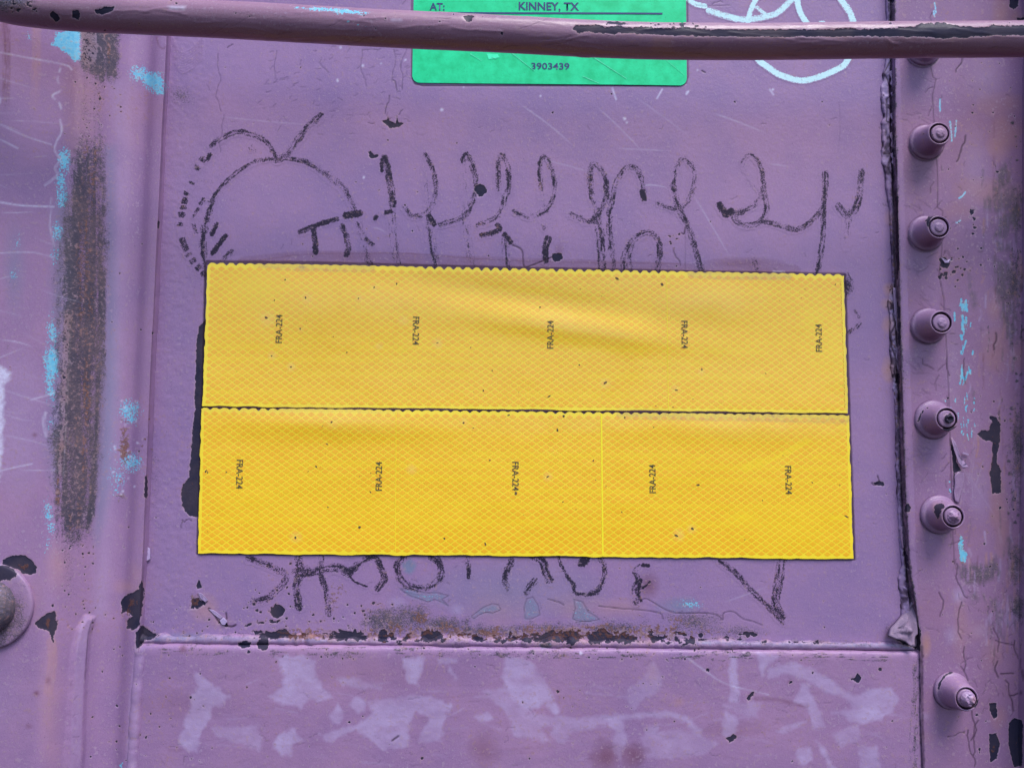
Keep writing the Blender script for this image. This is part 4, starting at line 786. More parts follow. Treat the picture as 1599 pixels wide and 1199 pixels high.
def plate_extra(px, py, P):
    q = (fbm(P[..., 0]*7, P[..., 2]*7, 31)-.5)*1.2*MM
    lay = np.clip((px-(1462+(py-200)*.045))/5, 0, 1)*.25*MM          # a second coat that ends along the bolts
    return q*np.clip((px-1400)/20, 0, 1)-lay + (fbm(P[..., 0]*260, P[..., 2]*160, 19)-.5)*.16*MM*np.clip((px-1470)/20, 0, 1)
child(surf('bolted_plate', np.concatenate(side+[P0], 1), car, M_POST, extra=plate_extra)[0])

# next post, whose near flank closes the plate
pr = np.vstack([[xr, PLY+.001], round_poly([(xr, PLY+.0005), (xr+.004, -.045), (xr+.32, -.045)], sig=.0022)])
d2 = np.r_[0, np.cumsum(np.hypot(*np.diff(pr, axis=0).T))]; t2 = np.concatenate([np.arange(0, .05, .0012), np.arange(.05, d2[-1], .015)])
pr = np.stack([np.interp(t2, d2, pr[:, j]) for j in (0, 1)], -1)
z2 = spaced(ZBOT, ZB, ZT, ZTOP, .0024)
PP = np.zeros((len(z2), len(pr), 3)); PP[..., 0] = pr[None, :, 0]; PP[..., 1] = pr[None, :, 1]; PP[..., 2] = z2[:, None]
PP[..., 0] += (xrz(z2)-xr)[:, None]
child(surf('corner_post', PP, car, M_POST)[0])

# sill with a rounded top edge
SY = -.0064
sx = np.arange(xe-.004, float(X(1440, 1100, SY))+.003, .0008)
sp = round_poly([(SILL_Z-.0005, .008), (SILL_Z-.0005, SY), (SILL_Z-.30, SY)], sig=.0026)   # (z, y)
d3 = np.r_[0, np.cumsum(np.hypot(*np.diff(sp, axis=0).T))]; cut = .0145+(SILL_Z-ZB)
t3 = np.concatenate([np.arange(.003, cut, .0008), np.arange(cut, d3[-1], .012)])
sp = np.stack([np.interp(t3, d3, sp[:, j]) for j in (0, 1)], -1)
PP = np.zeros((len(sp), len(sx), 3)); PP[..., 0] = sx[None]; PP[..., 1] = sp[:, 1][:, None]; PP[..., 2] = sp[:, 0][:, None]
# the seam line drops a little to the right
zl = np.interp(sx, [float(X(215, 1002)), float(X(1435, 1014))], [float(Z(215, 1001)), float(Z(1435, 1013))])-SILL_Z
PP[..., 2] += zl[None]*np.exp(-np.clip(SILL_Z-PP[..., 2], 0, 1)/.05)
def sill_extra(px, py, P): return (fbm(P[..., 0]*9, P[..., 2]*9, 55)-.5)*1.6*MM + (fbm(P[..., 0]*120, P[..., 2]*200, 56)-.5)*.16*MM
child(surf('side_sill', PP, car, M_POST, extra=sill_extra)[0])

# weld bead along the sill: lumpy run of paint-covered weld
def tube(name, path, rad, mat, parent, D=L, nseg=14, squash=1.0, lump=None):
    P = np.array(path, float); n = len(P)
    T = np.gradient(P, axis=0); T /= np.linalg.norm(T, axis=1)[:, None]+1e-12
    up = np.array([0, 0, 1.]); A = np.cross(T, up); bad = np.linalg.norm(A, axis=1) < .2
    A[bad] = np.cross(T[bad], [1., 0, 0]); A /= np.linalg.norm(A, axis=1)[:, None]; B = np.cross(A, T)
    for i in range(1, n):
        if A[i] @ A[i-1] < 0: A[i] *= -1; B[i] *= -1
    th = np.linspace(0, 2*math.pi, nseg, endpoint=False)
    R = np.broadcast_to(np.asarray(rad, float).reshape(-1, 1), (n, nseg)).copy()
    if lump is not None: R = R*lump(np.arange(n)[:, None], th[None])
    V = P[:, None]+R[..., None]*(np.cos(th)[None, :, None]*A[:, None]+squash*np.sin(th)[None, :, None]*B[:, None])
    i = np.arange(n*nseg).reshape(n, nseg); j = np.roll(i, -1, 1)
    Fq = np.stack([i[:-1], j[:-1], j[1:], i[1:]], -1).reshape(-1, 4)
    px, py = proj(V)
    if D is not None:
        nn = V-P[:, None]; nn /= np.linalg.norm(nn, axis=-1, keepdims=True)+1e-9
        V = V+nn*(D['height'].sample(px, py)*HS-np.clip((D['chip'].sample(px, py)-.35)*3, 0, 1)*.3*MM)[..., None]
    me = mesh_np(name, V.reshape(-1, 3), Fq)
    import bmesh
    bm = bmesh.new(); bm.from_mesh(me); bmesh.ops.recalc_face_normals(bm, faces=bm.faces); bm.to_mesh(me); bm.free()
    if D is not None: paint_attrs(me, wear_of(px.ravel(), py.ravel(), D))
    return obj(name, me, mat, parent)
wx = np.arange(float(X(222, 1000)), float(X(1424, 1008)), .0011)
wz = np.interp(wx, [float(X(215, 1000)), float(X(1435, 1012))], [float(Z(215, 997)), float(Z(1435, 1008))])
lum = .70+np.interp(wx, [0, .16, .22], [1.1, 1.0, .45])*np.clip(np.abs(np.sin(wx*125+2.2*fbm(wx*30, wx*0, 3)*4))-.35, 0, 1)**1.4*fbm(wx*40, wx*0, 14)*1.5
wp = np.stack([wx, np.full_like(wx, -.0014), wz+(lum-.8)*.0012], -1)
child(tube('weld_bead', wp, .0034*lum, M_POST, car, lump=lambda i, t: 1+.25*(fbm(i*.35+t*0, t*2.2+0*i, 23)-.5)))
wz2 = np.arange(ZBOT, float(Z(215, 1012)), .0012)
wp = np.stack([np.interp(wz2, [float(Z(203, 1240)), float(Z(218, 1018))], [float(X(203, 1240, SY)), float(X(218, 1018, SY))]), np.full_like(wz2, SY+.0015), wz2], -1)
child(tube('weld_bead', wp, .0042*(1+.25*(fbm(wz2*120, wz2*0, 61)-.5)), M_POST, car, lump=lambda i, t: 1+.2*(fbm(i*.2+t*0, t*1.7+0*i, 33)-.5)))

# sealant crumbling out of the right seam
ys = np.arange(-10, 1000, 1.3)
e_x = np.interp(ys, ep[:, 1], ep[:, 0])
wdt = np.interp(ys, [-10,40,90,130,180,235,260,330,440,452,500,560,600,625,700,880,905,960,985,1000], [7,8,9,17,15,18,15,7,6,12,12,12,10,7,8,8,16,20,14,8])*(.75+.5*fbm(ys/14, ys*0, 71))
nu = 12; u = np.linspace(0, 1, nu)
pxs = e_x[:, None]-5.5-wdt[:, None]*(1-u[None])*1.0
base = unproj(pxs, np.repeat(ys[:, None], nu, 1), -.001)
hh = np.interp(u, [0, .1, .35, .62, .74, .86, 1.], [-.8, .5, .9, 1.3, .7, -.7, -1.0])[None]*MM
n2 = fbm(pxs/6., ys[:, None]/9., 72)
gap = np.interp(ys, [95,150,250,330,420,450,620,640,800,880,1000], [.25,.5,.45,.1,.1,.9,.9,.1,.1,.6,1.])[:, None]
hh = hh*(1+.8*(n2-.5))*(1+.9*gap*np.exp(-((u-.55)/.2)**2))-gap*2.2*MM*np.clip((fbm(pxs/9., ys[:, None]/16., 73)-.52)*6, 0, 1)
base[..., 1] -= hh
me = mesh_np('sealant_strip', base.reshape(-1, 3), quads(*base.shape[:2]))
if me.polygons[0].normal[1] > 0: me.flip_normals()
qx, qy = proj(base); A = wear_of(qx.ravel(), qy.ravel(), L)
dk = np.clip((u-.72)/.1, 0, 1)[None]*(.55+.45*gap)+np.clip(.1-u, 0, .1)[None]*7*np.clip(gap+.3, 0, 1)
A['wear_b'][:, 2] = np.maximum(A['wear_b'][:, 2], np.clip(dk+np.clip((fbm(pxs/7., ys[:, None]/12., 75)-.58)*9, 0, 1)*.8, 0, 1).ravel())
A['wear_a'][:, 0] = np.maximum(A['wear_a'][:, 0], (np.clip((fbm(pxs/12., ys[:, None]/22., 76)-.45)*3, 0, .6)*np.interp(ys, [0,300,330,640,900,1000], [.2,.3,.9,.9,.6,.3])[:, None]).ravel())
pa = np.interp(ys, [0,90,250,300,440,460,600,630,900,1000], [.1,.6,.6,.0,.0,.8,.8,.1,.3,.5])[:, None]*np.clip(1-abs(u-.4)*2, 0, 1)[None]
A['wear_a'][:, 3] = np.maximum(A['wear_a'][:, 3], pa.ravel())
paint_attrs(me, A); child(obj('sealant_strip', me, M_PAINT, car))

# peeled flakes of paint and sealant: folded scraps with thickness
def flake(poly, lift, mat, name='paint_flake', label=None, thick=.5, Y=0., pale=.0, wr=1.0, seed=0, parent=car):
    P = np.array(poly, float); c = P.mean(0); n = len(P)
    V = []; rings = 8
    for k in range(rings+1):
        f = k/rings; q = c+(P-c)*f
        w3 = unproj(q[:, 0], q[:, 1], Y)
        lf = np.array([lift(x, y) for x, y in q])*MM + (fbm(q[:, 0]/6., q[:, 1]/6., 300+seed)-.5)*wr*MM + np.abs(vnoise(q[:, 0]/9.+q[:, 1]/14., q[:, 1]/9., 340+seed)-.5)*wr*.8*MM
        w3[:, 1] -= lf; V.append(w3)
    V = np.concatenate(V); m = len(V); V2 = V+np.array([0, thick*MM, 0]); Fc = []
    for k in range(rings):
        for i in range(n):
            j = (i+1) % n; a, b_, d, e = k*n+i, k*n+j, (k+1)*n+j, (k+1)*n+i
            Fc.append((a, e, d, b_)); Fc.append((a+m, b_+m, d+m, e+m))
    for i in range(n):
        j = (i+1) % n; a, b_ = rings*n+i, rings*n+j
        Fc.append((a, a+m, b_+m, b_))
    me = mesh_np(name, np.concatenate([V, V2]), np.array(Fc), smooth=False)
    import bmesh
    bm = bmesh.new(); bm.from_mesh(me); bmesh.ops.recalc_face_normals(bm, faces=bm.faces); bm.to_mesh(me); bm.free()
    A = {k: np.zeros((2*m, 4)) for k in ('wear_a', 'wear_b', 'wear_c')}; A['wear_a'][:, 3] = pale
    paint_attrs(me, A); o = obj(name, me, mat, parent)
    if label: prop(o, label)
    return child(o)
clump = [(1410,956),(1416,950),(1421,936),(1425,938),(1425,960),(1424,985),(1420,990),(1417,1002),(1412,1004),(1406,998),(1396,994),(1388,992),(1379,988),(1386,977),(1395,970)]
flake(clump, lambda x, y: 2.0+max(0, (y-950))*.11, M_SEAL, 'paint_flake', 'curled clump of sealant peeling out of the corner', 1.6, 0., .0, 6.0, 1)
flake([(1412,1000),(1416,992),(1425,985),(1431,1000),(1428,1008),(1420,1009)], lambda x, y: 2.2, M_SEAL, thick=1, seed=2, wr=2.5)
flake([(1484,682),(1490,690),(1498,715),(1508,729),(1500,731),(1494,722),(1488,702)], lambda x, y: .8+(x-1484)*.10, M_BOLT, Y=PLY, thick=.3, pale=.3, seed=3)
flake([(1489,742),(1495,736),(1504,738),(1504,752),(1499,772),(1496,786),(1490,782),(1488,770),(1490,756)], lambda x, y: 1.0, M_BOLT, Y=PLY, thick=.4, pale=.1, seed=4)
flake([(1500,708),(1510,711),(1512,709),(1504,706)], lambda x, y: 1.0, M_BOLT, Y=PLY, thick=.3, pale=.5, seed=5, wr=.3)
flake([(230,852),(235,856),(236,872),(231,876),(228,866)], lambda x, y: 1.2, M_PAINT, thick=.3, pale=1., seed=6)
flake([(344,968),(350,963),(356,969),(352,975),(347,974)], lambda x, y: 1.0, M_PAINT, thick=.3, pale=1., seed=7)
flake([(310,924),(316,926),(326,936),(322,940),(314,934)], lambda x, y: .8, M_PAINT, thick=.3, pale=.6, seed=8)
flake([(326,950),(334,952),(348,962),(346,967),(336,960)], lambda x, y: .6, M_PAINT, thick=.3, pale=.7, seed=9, wr=.5)
flake([(1468,402),(1478,409),(1486,404),(1480,411),(1474,411)], lambda x, y: .9, M_PAINT, Y=PLY, thick=.3, pale=.9, seed=11, wr=.4)
flake([(1404,822),(1409,820),(1412,835),(1412,852),(1406,856),(1404,840)], lambda x, y: 2.2, M_BOLT, thick=.6, pale=.1, seed=12, wr=1.2)
flake([(1392,450),(1398,452),(1402,480),(1404,510),(1400,535),(1396,510),(1393,480)], lambda x, y: 2.6, M_BOLT, thick=.5, pale=.35, seed=13, wr=1.6)
flake([(1396,540),(1402,552),(1406,580),(1402,590),(1396,565)], lambda x, y: 2.6, M_BOLT, thick=.5, pale=.3, seed=14, wr=1.6)
for k, (yy0, yy1) in enumerate(((112,140),(145,175),(178,204),(208,236),(240,262))):
    xx0 = 1386+rng.uniform(-2, 2)
    flake([(xx0,yy0+3),(xx0+6,yy0),(1396,yy0+2),(1396.5,yy1-4),(xx0+7,yy1),(xx0+2,yy1-6),(xx0+4,(yy0+yy1)/2)], lambda x, y: 2.4+(x-1386)*.12, M_PAINT, thick=.5, pale=.1, seed=20+k, wr=.8)

# ------------------------------------------------------------------ reflective tapes
W3 = lambda x, y, Y=0.: unproj(np.array(x, float), np.array(y, float), Y)
TP = [Map() for _ in range(3)]     # pale sky reflections painted in plus speck halos, bright, brown edge
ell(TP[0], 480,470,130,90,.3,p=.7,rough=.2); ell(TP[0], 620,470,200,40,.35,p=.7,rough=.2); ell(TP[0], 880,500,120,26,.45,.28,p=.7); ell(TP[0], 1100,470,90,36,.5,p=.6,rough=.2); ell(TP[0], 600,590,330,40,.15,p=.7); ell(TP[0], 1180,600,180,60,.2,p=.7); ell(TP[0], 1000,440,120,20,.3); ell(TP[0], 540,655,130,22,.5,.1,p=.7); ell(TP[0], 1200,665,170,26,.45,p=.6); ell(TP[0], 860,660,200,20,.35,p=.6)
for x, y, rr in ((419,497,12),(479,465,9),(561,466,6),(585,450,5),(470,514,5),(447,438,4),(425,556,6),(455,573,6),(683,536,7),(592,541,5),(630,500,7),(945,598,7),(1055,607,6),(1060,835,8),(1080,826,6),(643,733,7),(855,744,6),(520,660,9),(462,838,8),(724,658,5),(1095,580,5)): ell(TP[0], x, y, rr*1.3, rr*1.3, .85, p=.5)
ell(TP[1], 400,450,60,40,.5); ell(TP[1], 1300,540,40,80,.4); ell(TP[1], 1160,808,40,16,.7); ell(TP[1], 1270,500,30,40,.5); ell(TP[1], 1250,820,120,60,.35); ell(TP[1], 420,770,110,60,.3); ell(TP[1], 620,800,200,50,.25)
stroke(TP[1], [(1165,733),(1185,724),(1210,715),(1240,700),(1262,688)], 9, .9, .3); stroke(TP[1], [(1160,730),(1180,722),(1195,718)], 12, .7, .3); stroke(TP[1], [(1298,808),(1318,809)], 7, .9, .2); stroke(TP[1], [(1100,712),(1092,716),(1075,722)], 5, .7, .2); stroke(TP[1], [(1036,777),(1050,775)], 4, .9, .1); stroke(TP[1], [(873,510),(876,528)], 4, .7, .2); stroke(TP[1], [(622,548),(632,548)], 6, .7, .2); stroke(TP[1], [(1310,668),(1322,666)], 5, .8, .1)
for y in (541,560,582,612,706,723,743,762,784,812): stroke(TP[1], [(330,y),(800,y+4),(1325,y+9)], 9, .42, .3, dash=90)
for y in (447,485,525): stroke(TP[1], [(330,y),(800,y+6),(1325,y+12)], 8, .25, .3, dash=90)
stroke(TP[2], [(400,412),(470,418),(520,418),(580,419)], 12, .5, .4); ell(TP[2], 472,418,14,7,.9); stroke(TP[2], [(1080,427),(1130,430),(1160,430),(1230,431)], 14, .55, .4); stroke(TP[2], [(970,646),(1050,648),(1150,650),(1250,652),(1320,654)], 16, .62, .4); stroke(TP[2], [(430,636),(540,640),(620,641)], 9, .35, .4); ell(TP[2], 460,640,200,8,.3); stroke(TP[2], [(1319,440),(1322,640)], 4, .5, .5)
def tape(corners, label, zig, bulge, texts, seeds, vseams, dirt, pitch=(14.72, 10.33), off=(0, 0)):
    c3 = [W3(*c) for c in corners]                      # tl, tr, br, bl
    root = empty('reflective_tape', tuple((c3[3]+c3[2])/2), label, 'reflective tape', 'yellow reflective tapes on the panel')
    inv = mathutils.Matrix.Translation(-root.location)
    def kid(o): o.parent = root; o.matrix_parent_inverse = inv; return o
    def at(s, t): return (c3[0]*(1-s)+c3[1]*s)*(1-t)+(c3[3]*(1-s)+c3[2]*s)*t
    width = np.linalg.norm(c3[1]-c3[0]); high = np.linalg.norm(c3[3]-c3[0])
    pw = pitch[0]/1003.*width; ph = pitch[1]/222.*high
    TH = .42*MM
    def lift(s, t, seed=seeds):
        y = TH+dentf(s, t)
        return y
    def dentf(s, t):
        p = at(np.asarray(s)[..., None], np.asarray(t)[..., None])
        d = np.interp
        return ((fbm(p[..., 0]*5, p[..., 2]*5, 41)-.5)*1.6*MM + bulge(np.asarray(s), np.asarray(t))*2.0*MM + (fbm(np.asarray(s)*14, np.asarray(t)*3.2, seeds)-.5)*.42*MM + .9*MM)
    nx, nz = 560, 110
    S_, T_ = np.meshgrid(np.linspace(0, 1, nx), np.linspace(0, 1, nz))
    # scalloped top edge where the cut runs through the cells; slightly ragged ends
    q = (S_[0]*width/pw+off[0]) % 1.
    amp = zig(S_[0])
    notch = np.clip(np.abs(q-.5)*2-.35, 0, .65)/.65*amp*(.5+.8*vnoise(S_[0]*width/pw, S_[0]*0, seeds+8))*.0021/high
    T2 = T_.copy(); T2 = notch[None]+(1-notch[None])*T_**1.0
    T2 += (fbm(S_*40, T_*0, seeds+3)-.5)*.0016/high*np.clip((T_-.97)/.03, 0, 1)
    S2 = S_+(fbm(T_*22, T_*0, seeds+4)-.5)*.0012/width*np.clip(abs(S_-.5)*2-.98, 0, .02)/.02
    V = at(S2[..., None], T2[..., None]); V[..., 1] -= lift(S2, T2)
    px, py = proj(V)
    me = mesh_np('film', V.reshape(-1, 3), quads(nz, nx))
    if me.polygons[0].normal[1] > 0: me.flip_normals()
    # rim going back to the panel
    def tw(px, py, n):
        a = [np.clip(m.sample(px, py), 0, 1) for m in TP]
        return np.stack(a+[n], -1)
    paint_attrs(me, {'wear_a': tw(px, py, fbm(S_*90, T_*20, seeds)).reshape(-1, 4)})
    kid(obj('film', me, M_FILM, root))
    bd = np.concatenate([V[0], V[1:, -1], V[-1, -2::-1], V[-2:0:-1, 0]]); nb = len(bd); bk = bd.copy(); bk[:, 1] += .0022
    i = np.arange(nb); j = np.roll(i, -1)
    me = mesh_np('film_edge', np.concatenate([bd, bk]), np.stack([i, j, j+nb, i+nb], -1), False)
    paint_attrs(me, {'wear_a': np.tile([.2, .1, .45, .5], (2*nb, 1))}); kid(obj('film_edge', me, M_FILM, root))
    # sealed cells
    cs = []; rows = int(high/ph*2)+2; cols = int(width/pw)+2
    for r_ in range(rows):
        for c_ in range(-1, cols):
            s0 = ((c_+.5*(r_ % 2))*pw-off[0]*pw+.5*pw)/width; t0 = (r_*.5*ph+off[1]*ph)/high
            cs.append((s0, t0))
    cs = np.array(cs)
    ms, mt = .52*pw/width, .50*ph/high
    nt_ = np.interp(cs[:, 0], S_[0], notch)
    ok = (cs[:, 0] > .002) & (cs[:, 0] < .998) & (cs[:, 1] > .025) & (cs[:, 1] < .975)
    cs = cs[ok]
    k = .80*(1+.07*(rng.random(len(cs))-.5)); kx, ky = k*.5*pw/width, k*.5*ph/high
    shape = np.array([(0, -1), (.16, -.9), (.9, -.16), (1, 0), (.9, .16), (.16, .9), (0, 1), (-.16, .9), (-.9, .16), (-1, 0), (-.9, -.16), (-.16, -.9)])*np.array([.94, .94])
    n = len(cs); m = len(shape)
    s = cs[:, 0:1]+kx[:, None]*shape[None, :, 0]; t = cs[:, 1:2]+ky[:, None]*shape[None, :, 1]
    s = np.clip(s, .0042, .9958); t = np.clip(t, .022+.6*np.interp(s, S_[0], notch), .982)
    cs = np.stack([np.clip(cs[:, 0], .005, .995), np.clip(cs[:, 1], .035, .975)], -1)
    CV = at(s[..., None], t[..., None])
    CV[..., 1] -= lift(s, t)+.06*MM
    cc = at(cs[:, 0:1, None], cs[:, 1:2, None]); cc[..., 1] -= (lift(cs[:, 0:1], cs[:, 1:2])+.085*MM)
    V = np.concatenate([CV, cc], 1)
    px, py = proj(V)
    b0 = np.arange(n)[:, None]*(m+1); i = np.arange(m); j = np.roll(i, -1)
    Fc = np.stack([b0+i, b0+j, np.broadcast_to(b0+m, (n, m))], -1).reshape(-1, 3)
    me = mesh_np('reflective_cells', V.reshape(-1, 3), Fc, False)
    if me.polygons[0].normal[1] > 0: me.flip_normals()
    rn = np.repeat(rng.random((n, 1)), m+1, 1)
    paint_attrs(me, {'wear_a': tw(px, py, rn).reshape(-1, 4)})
    prop(kid(obj('reflective_cells', me, M_CELL, root)), kind='stuff')
    # lettering
    R = (c3[1]-c3[0])/width; U = (c3[0]-c3[3])/high
    for (tx, ty, up) in texts:
        yf = lambda V: -lift((V-c3[0]) @ R/width, (c3[0]-V) @ U/high)-.30*MM
        kid(text('printed_lettering', 'FRA-224', W3(tx, ty), U if up else -U, -R if up else R, 44*.453*MM, 10*.453*MM, M_PRINT, root, .006, yf))
    # embossed seams
    for (vx, wd) in vseams:
        a3 = W3(vx, corners[0][1]+3); b3 = W3(vx, corners[2][1]-2)
        s = np.dot(a3-c3[0], R)/width; tt = np.linspace(.012, .992, 40)
        mid = at(np.full((40, 1), s), tt[:, None]); mid[:, 1] -= lift(np.full(40, s), tt)+.13*MM
        Lr = np.concatenate([mid-R*wd/2*MM, mid+R*wd/2*MM]); i = np.arange(39)
        me = mesh_np('seam_line', Lr, np.stack([i, i+1, i+41, i+40], -1)); 
        if me.polygons[0].normal[1] > 0: me.flip_normals()
        kid(obj('seam_line', me, M_BRIGHT, root))
    # grit stuck on the film
    GV, GF = [], []
    for (gx_, gy_, gr) in dirt:
        o3 = W3(gx_, gy_); s = np.dot(o3-c3[0], R)/width; t = np.dot(c3[0]-o3, U)/high
        if not (0.004 < s < .996 and .012 < t < .99): continue
        y0 = o3[1]-lift(np.array([s]), np.array([t]))[0]-.14*MM
        a0 = rng.random()*6; el = rng.uniform(.6, 1.6); b0_ = len(GV); kk = 7
        GV.append([o3[0], y0-.05*MM, o3[2]])
        for q_ in range(kk):
            rr = gr*.453*MM*rng.uniform(.6, 1.2); an = 2*math.pi*q_/kk
            dx, dz = rr*math.cos(an)*el, rr*math.sin(an)/el
            GV.append([o3[0]+dx*math.cos(a0)-dz*math.sin(a0), y0, o3[2]+dx*math.sin(a0)+dz*math.cos(a0)])
        for q_ in range(kk): GF.append((b0_, b0_+1+q_, b0_+1+(q_+1) % kk))
    me = mesh_np('grit', np.array(GV), np.array(GF), False)
    if me.polygons[0].normal[1] > 0: me.flip_normals()
    prop(kid(obj('grit', me, M_DIRT, root)), kind='stuff')
    return root
def text(name, body, org, rt, up, width, height, mat, parent, bold=0., yfun=None):
    cu = bpy.data.curves.new(name, 'FONT'); cu.body = body; cu.align_x = 'CENTER'; cu.align_y = 'CENTER'; cu.offset = bold; cu.resolution_u = 3
    to = bpy.data.objects.new(name, cu); C.objects.link(to)
    dg = bpy.context.evaluated_depsgraph_get(); dg.update()
    me = bpy.data.meshes.new_from_object(to.evaluated_get(dg)); bpy.data.objects.remove(to)
    co = np.zeros(len(me.vertices)*3, np.float32); me.vertices.foreach_get('co', co); co = co.reshape(-1, 3)
    lo, hi = co.min(0), co.max(0); q = (co-(lo+hi)/2)/np.maximum(hi-lo, 1e-6)
    V = org[None]+q[:, :1]*width*np.array(rt)[None]+q[:, 1:2]*height*np.array(up)[None]
    if yfun is not None: V[:, 1] = yfun(V)
    me.vertices.foreach_set('co', V.astype(np.float32).ravel()); me.update()
    if len(me.polygons) and me.polygons[0].normal[1] > 0: me.flip_normals()
    me.materials.clear()
    return obj(name, me, mat, parent)
def rough_dirt(x0, y0, x1, y1, n): return [(rng.uniform(x0, x1), rng.uniform(y0, y1), rng.uniform(.4, 1.1)*rng.random()+.3) for _ in range(n)]
zig1 = lambda s: np.interp(s, [0, .06, .085, .1, .24, .3, .34, .72, .76, .9, .93, 1.], [1., 1., .5, .3, .3, .5, 1., 1., .5, .4, .8, 1.])
zig2 = lambda s: np.interp(s, [0, .1, .13, .24, .28, .7, .74, .8, 1.], [.9, .9, .2, .2, .7, .7, .2, .5, .3])
b1 = lambda s, t: .9*np.exp(-((s-.17)/.13)**2-((t-.25)/.3)**2)+.6*np.exp(-((s-.56-.0*t)/.18)**2-((t-.38-(s-.5)*.5)/.10)**2)+.5*np.exp(-((s-.78)/.08)**2-((t-.2)/.16)**2)-.5*np.exp(-((s-.5)/.2)**2-((t-.16-(s-.4)*.6)/.10)**2)+.3*np.exp(-((s-.66)/.03)**2-((t-.5)/.2)**2)
b2 = lambda s, t: .5*np.exp(-((s-.2)/.13)**2-((t-.1)/.1)**2)+.25*np.exp(-((s-.8)/.15)**2-((t-.1)/.1)**2)
named1 = [(417,497,2.6),(479,466,1.6),(447,438,1.4),(585,450,1.5),(561,467,1.5),(470,514,1.6),(455,573,1.4),(425,556,1.3),(683,536,1.5),(963,436,2.4),(1033,445,2.5),(945,598,2.6),(1055,609,1.8),(755,610,1.6),(857,619,2.0),(870,456,1.4),(1095,577,1.6),(430,470,1.5),(843,480,1.3),(904,570,1.5),(1303,445,1.2),(735,543,1.2),(620,444,1.6)]
named2 = [(511,693,1.6),(519,659,1.7),(462,839,2.2),(562,823,2.2),(758,849,2.2),(423,861,1.6),(494,728,1.7),(694,840,1.6),(855,744,2.0),(926,719,1.6),(1089,757,2.6),(1080,825,2.2),(1055,835,2.2),(870,671,2.2),(975,652,1.6),(880,650,2),(724,660,1.7),(794,648,1.7),(322,736,1.8),(325,737,1.5),(1320,806,2.2),(579,768,1.4),(805,770,2.4),(1267,753,1.4)]
tape([(325,411),(1316,429),(1323,645),(317,634)], 'upper yellow reflective tape strip, right under the looping crayon strokes', zig1, b1,
     [(437,514,True),(650,517,False),(859,523,True),(1068,523,False),(1277,528,True)], 401, [(1040,.35)], named1+rough_dirt(330,430,1315,640,34), off=(.0, .9))
tape([(315,636.5),(1324,648),(1331,872),(310,863)], 'lower yellow reflective tape strip with a bright vertical seam line', zig2, b2,
     [(375,740,False),(592,743,True),(805,743,False),(1018,747,True),(1230,749,False)], 402, [(938.5,1.15),(619,.3)], named2+rough_dirt(320,660,1325,860,34), off=(.1, .85))

# ------------------------------------------------------------------ green placard
A3, B3 = W3(645.5, 132), W3(1072, 132.5)
xl, xr_, zb = float(W3(645,60)[0]), float(W3(1071.5,60)[0]), float(Z(860,132.5)); zt = zb+.140
pl = empty('green_placard', ((xl+xr_)/2, 0, zb), 'bright green vinyl placard with navy printing behind the purple rung', 'placard')
inv = mathutils.Matrix.Translation(-pl.location)
def pk(o): o.parent = pl; o.matrix_parent_inverse = inv; return o
tilt = (float(Z(1072,133))-float(Z(645,132)))/(xr_-xl)
rr = .0055; pts = []
for cx, cz, a0 in ((xr_-rr, zb+rr, -90), (xr_-rr, zt-rr, 0), (xl+rr, zt-rr, 90), (xl+rr, zb+rr, 180)):
    for k in range(7):
        a = math.radians(a0+15*k); pts.append((cx+rr*math.cos(a), cz+rr*math.sin(a)))
pts = np.array(pts); pts[:, 1] += tilt*(pts[:, 0]-(xl+xr_)/2)*.6
def on_panel(x, z): return (fbm(x*5, z*5, 41)-.5)*1.6*MM
nx_, nz_ = 90, 60
gs, gt = np.meshgrid(np.linspace(0, 1, nx_), np.linspace(0, 1, nz_))
gX = xl+(xr_-xl)*gs; gZ = zb+(zt-zb)*gt
cxn = np.clip(np.minimum(gX-xl, xr_-gX), 0, rr); czn = np.clip(np.minimum(gZ-zb, zt-gZ), 0, rr)
# pull the corner points onto the round
dx_, dz_ = rr-cxn, rr-czn; dist = np.hypot(dx_, dz_); over = dist > rr
sc = np.where(over, rr/np.maximum(dist, 1e-9), 1.)
gX = gX+np.where(over, (dx_*(1-sc))*np.where(gs < .5, 1, -1), 0); gZ = gZ+np.where(over, (dz_*(1-sc))*np.where(gt < .5, 1, -1), 0)
gZ = gZ+tilt*(gX-(xl+xr_)/2)*.6
V = np.stack([gX, -on_panel(gX, gZ)-.45*MM-.2*MM, gZ], -1)
me = mesh_np('vinyl_face', V.reshape(-1, 3), quads(nz_, nx_)); 
if me.polygons[0].normal[1] > 0: me.flip_normals()
pk(obj('vinyl_face', me, M_GREEN, pl))
bd = np.concatenate([V[0], V[1:, -1], V[-1, -2::-1], V[-2:0:-1, 0]]); nb = len(bd); bk = bd.copy(); bk[:, 1] += .0012
i = np.arange(nb); j = np.roll(i, -1)
pk(obj('vinyl_edge', mesh_np('vinyl_edge', np.concatenate([bd, bk]), np.stack([i, j, j+nb, i+nb], -1), False), M_NAVY, pl))
Rr = np.array([1, 0, tilt*.6]); Uu = np.array([-tilt*.6, 0, 1.])
def ptext(body, x0, x1, y0, y1, bold):
    o3 = W3((x0+x1)/2, (y0+y1)/2)
    w_ = abs(float(X(x1, y0)-X(x0, y0))); h_ = abs(float(Z(x0, y0)-Z(x0, y1)))
    pk(text('printed_lettering', body, o3, Rr, Uu, w_, h_, M_NAVY, pl, bold, lambda V: -on_panel(V[:, 0], V[:, 2])-.85*MM))
ptext('AT:', 671, 694.5, 6.2, 18, .022); ptext('KINNEY, TX', 810, 904, 5, 20, .022); ptext('3903439', 829.5, 889, 99.6, 110, .016)
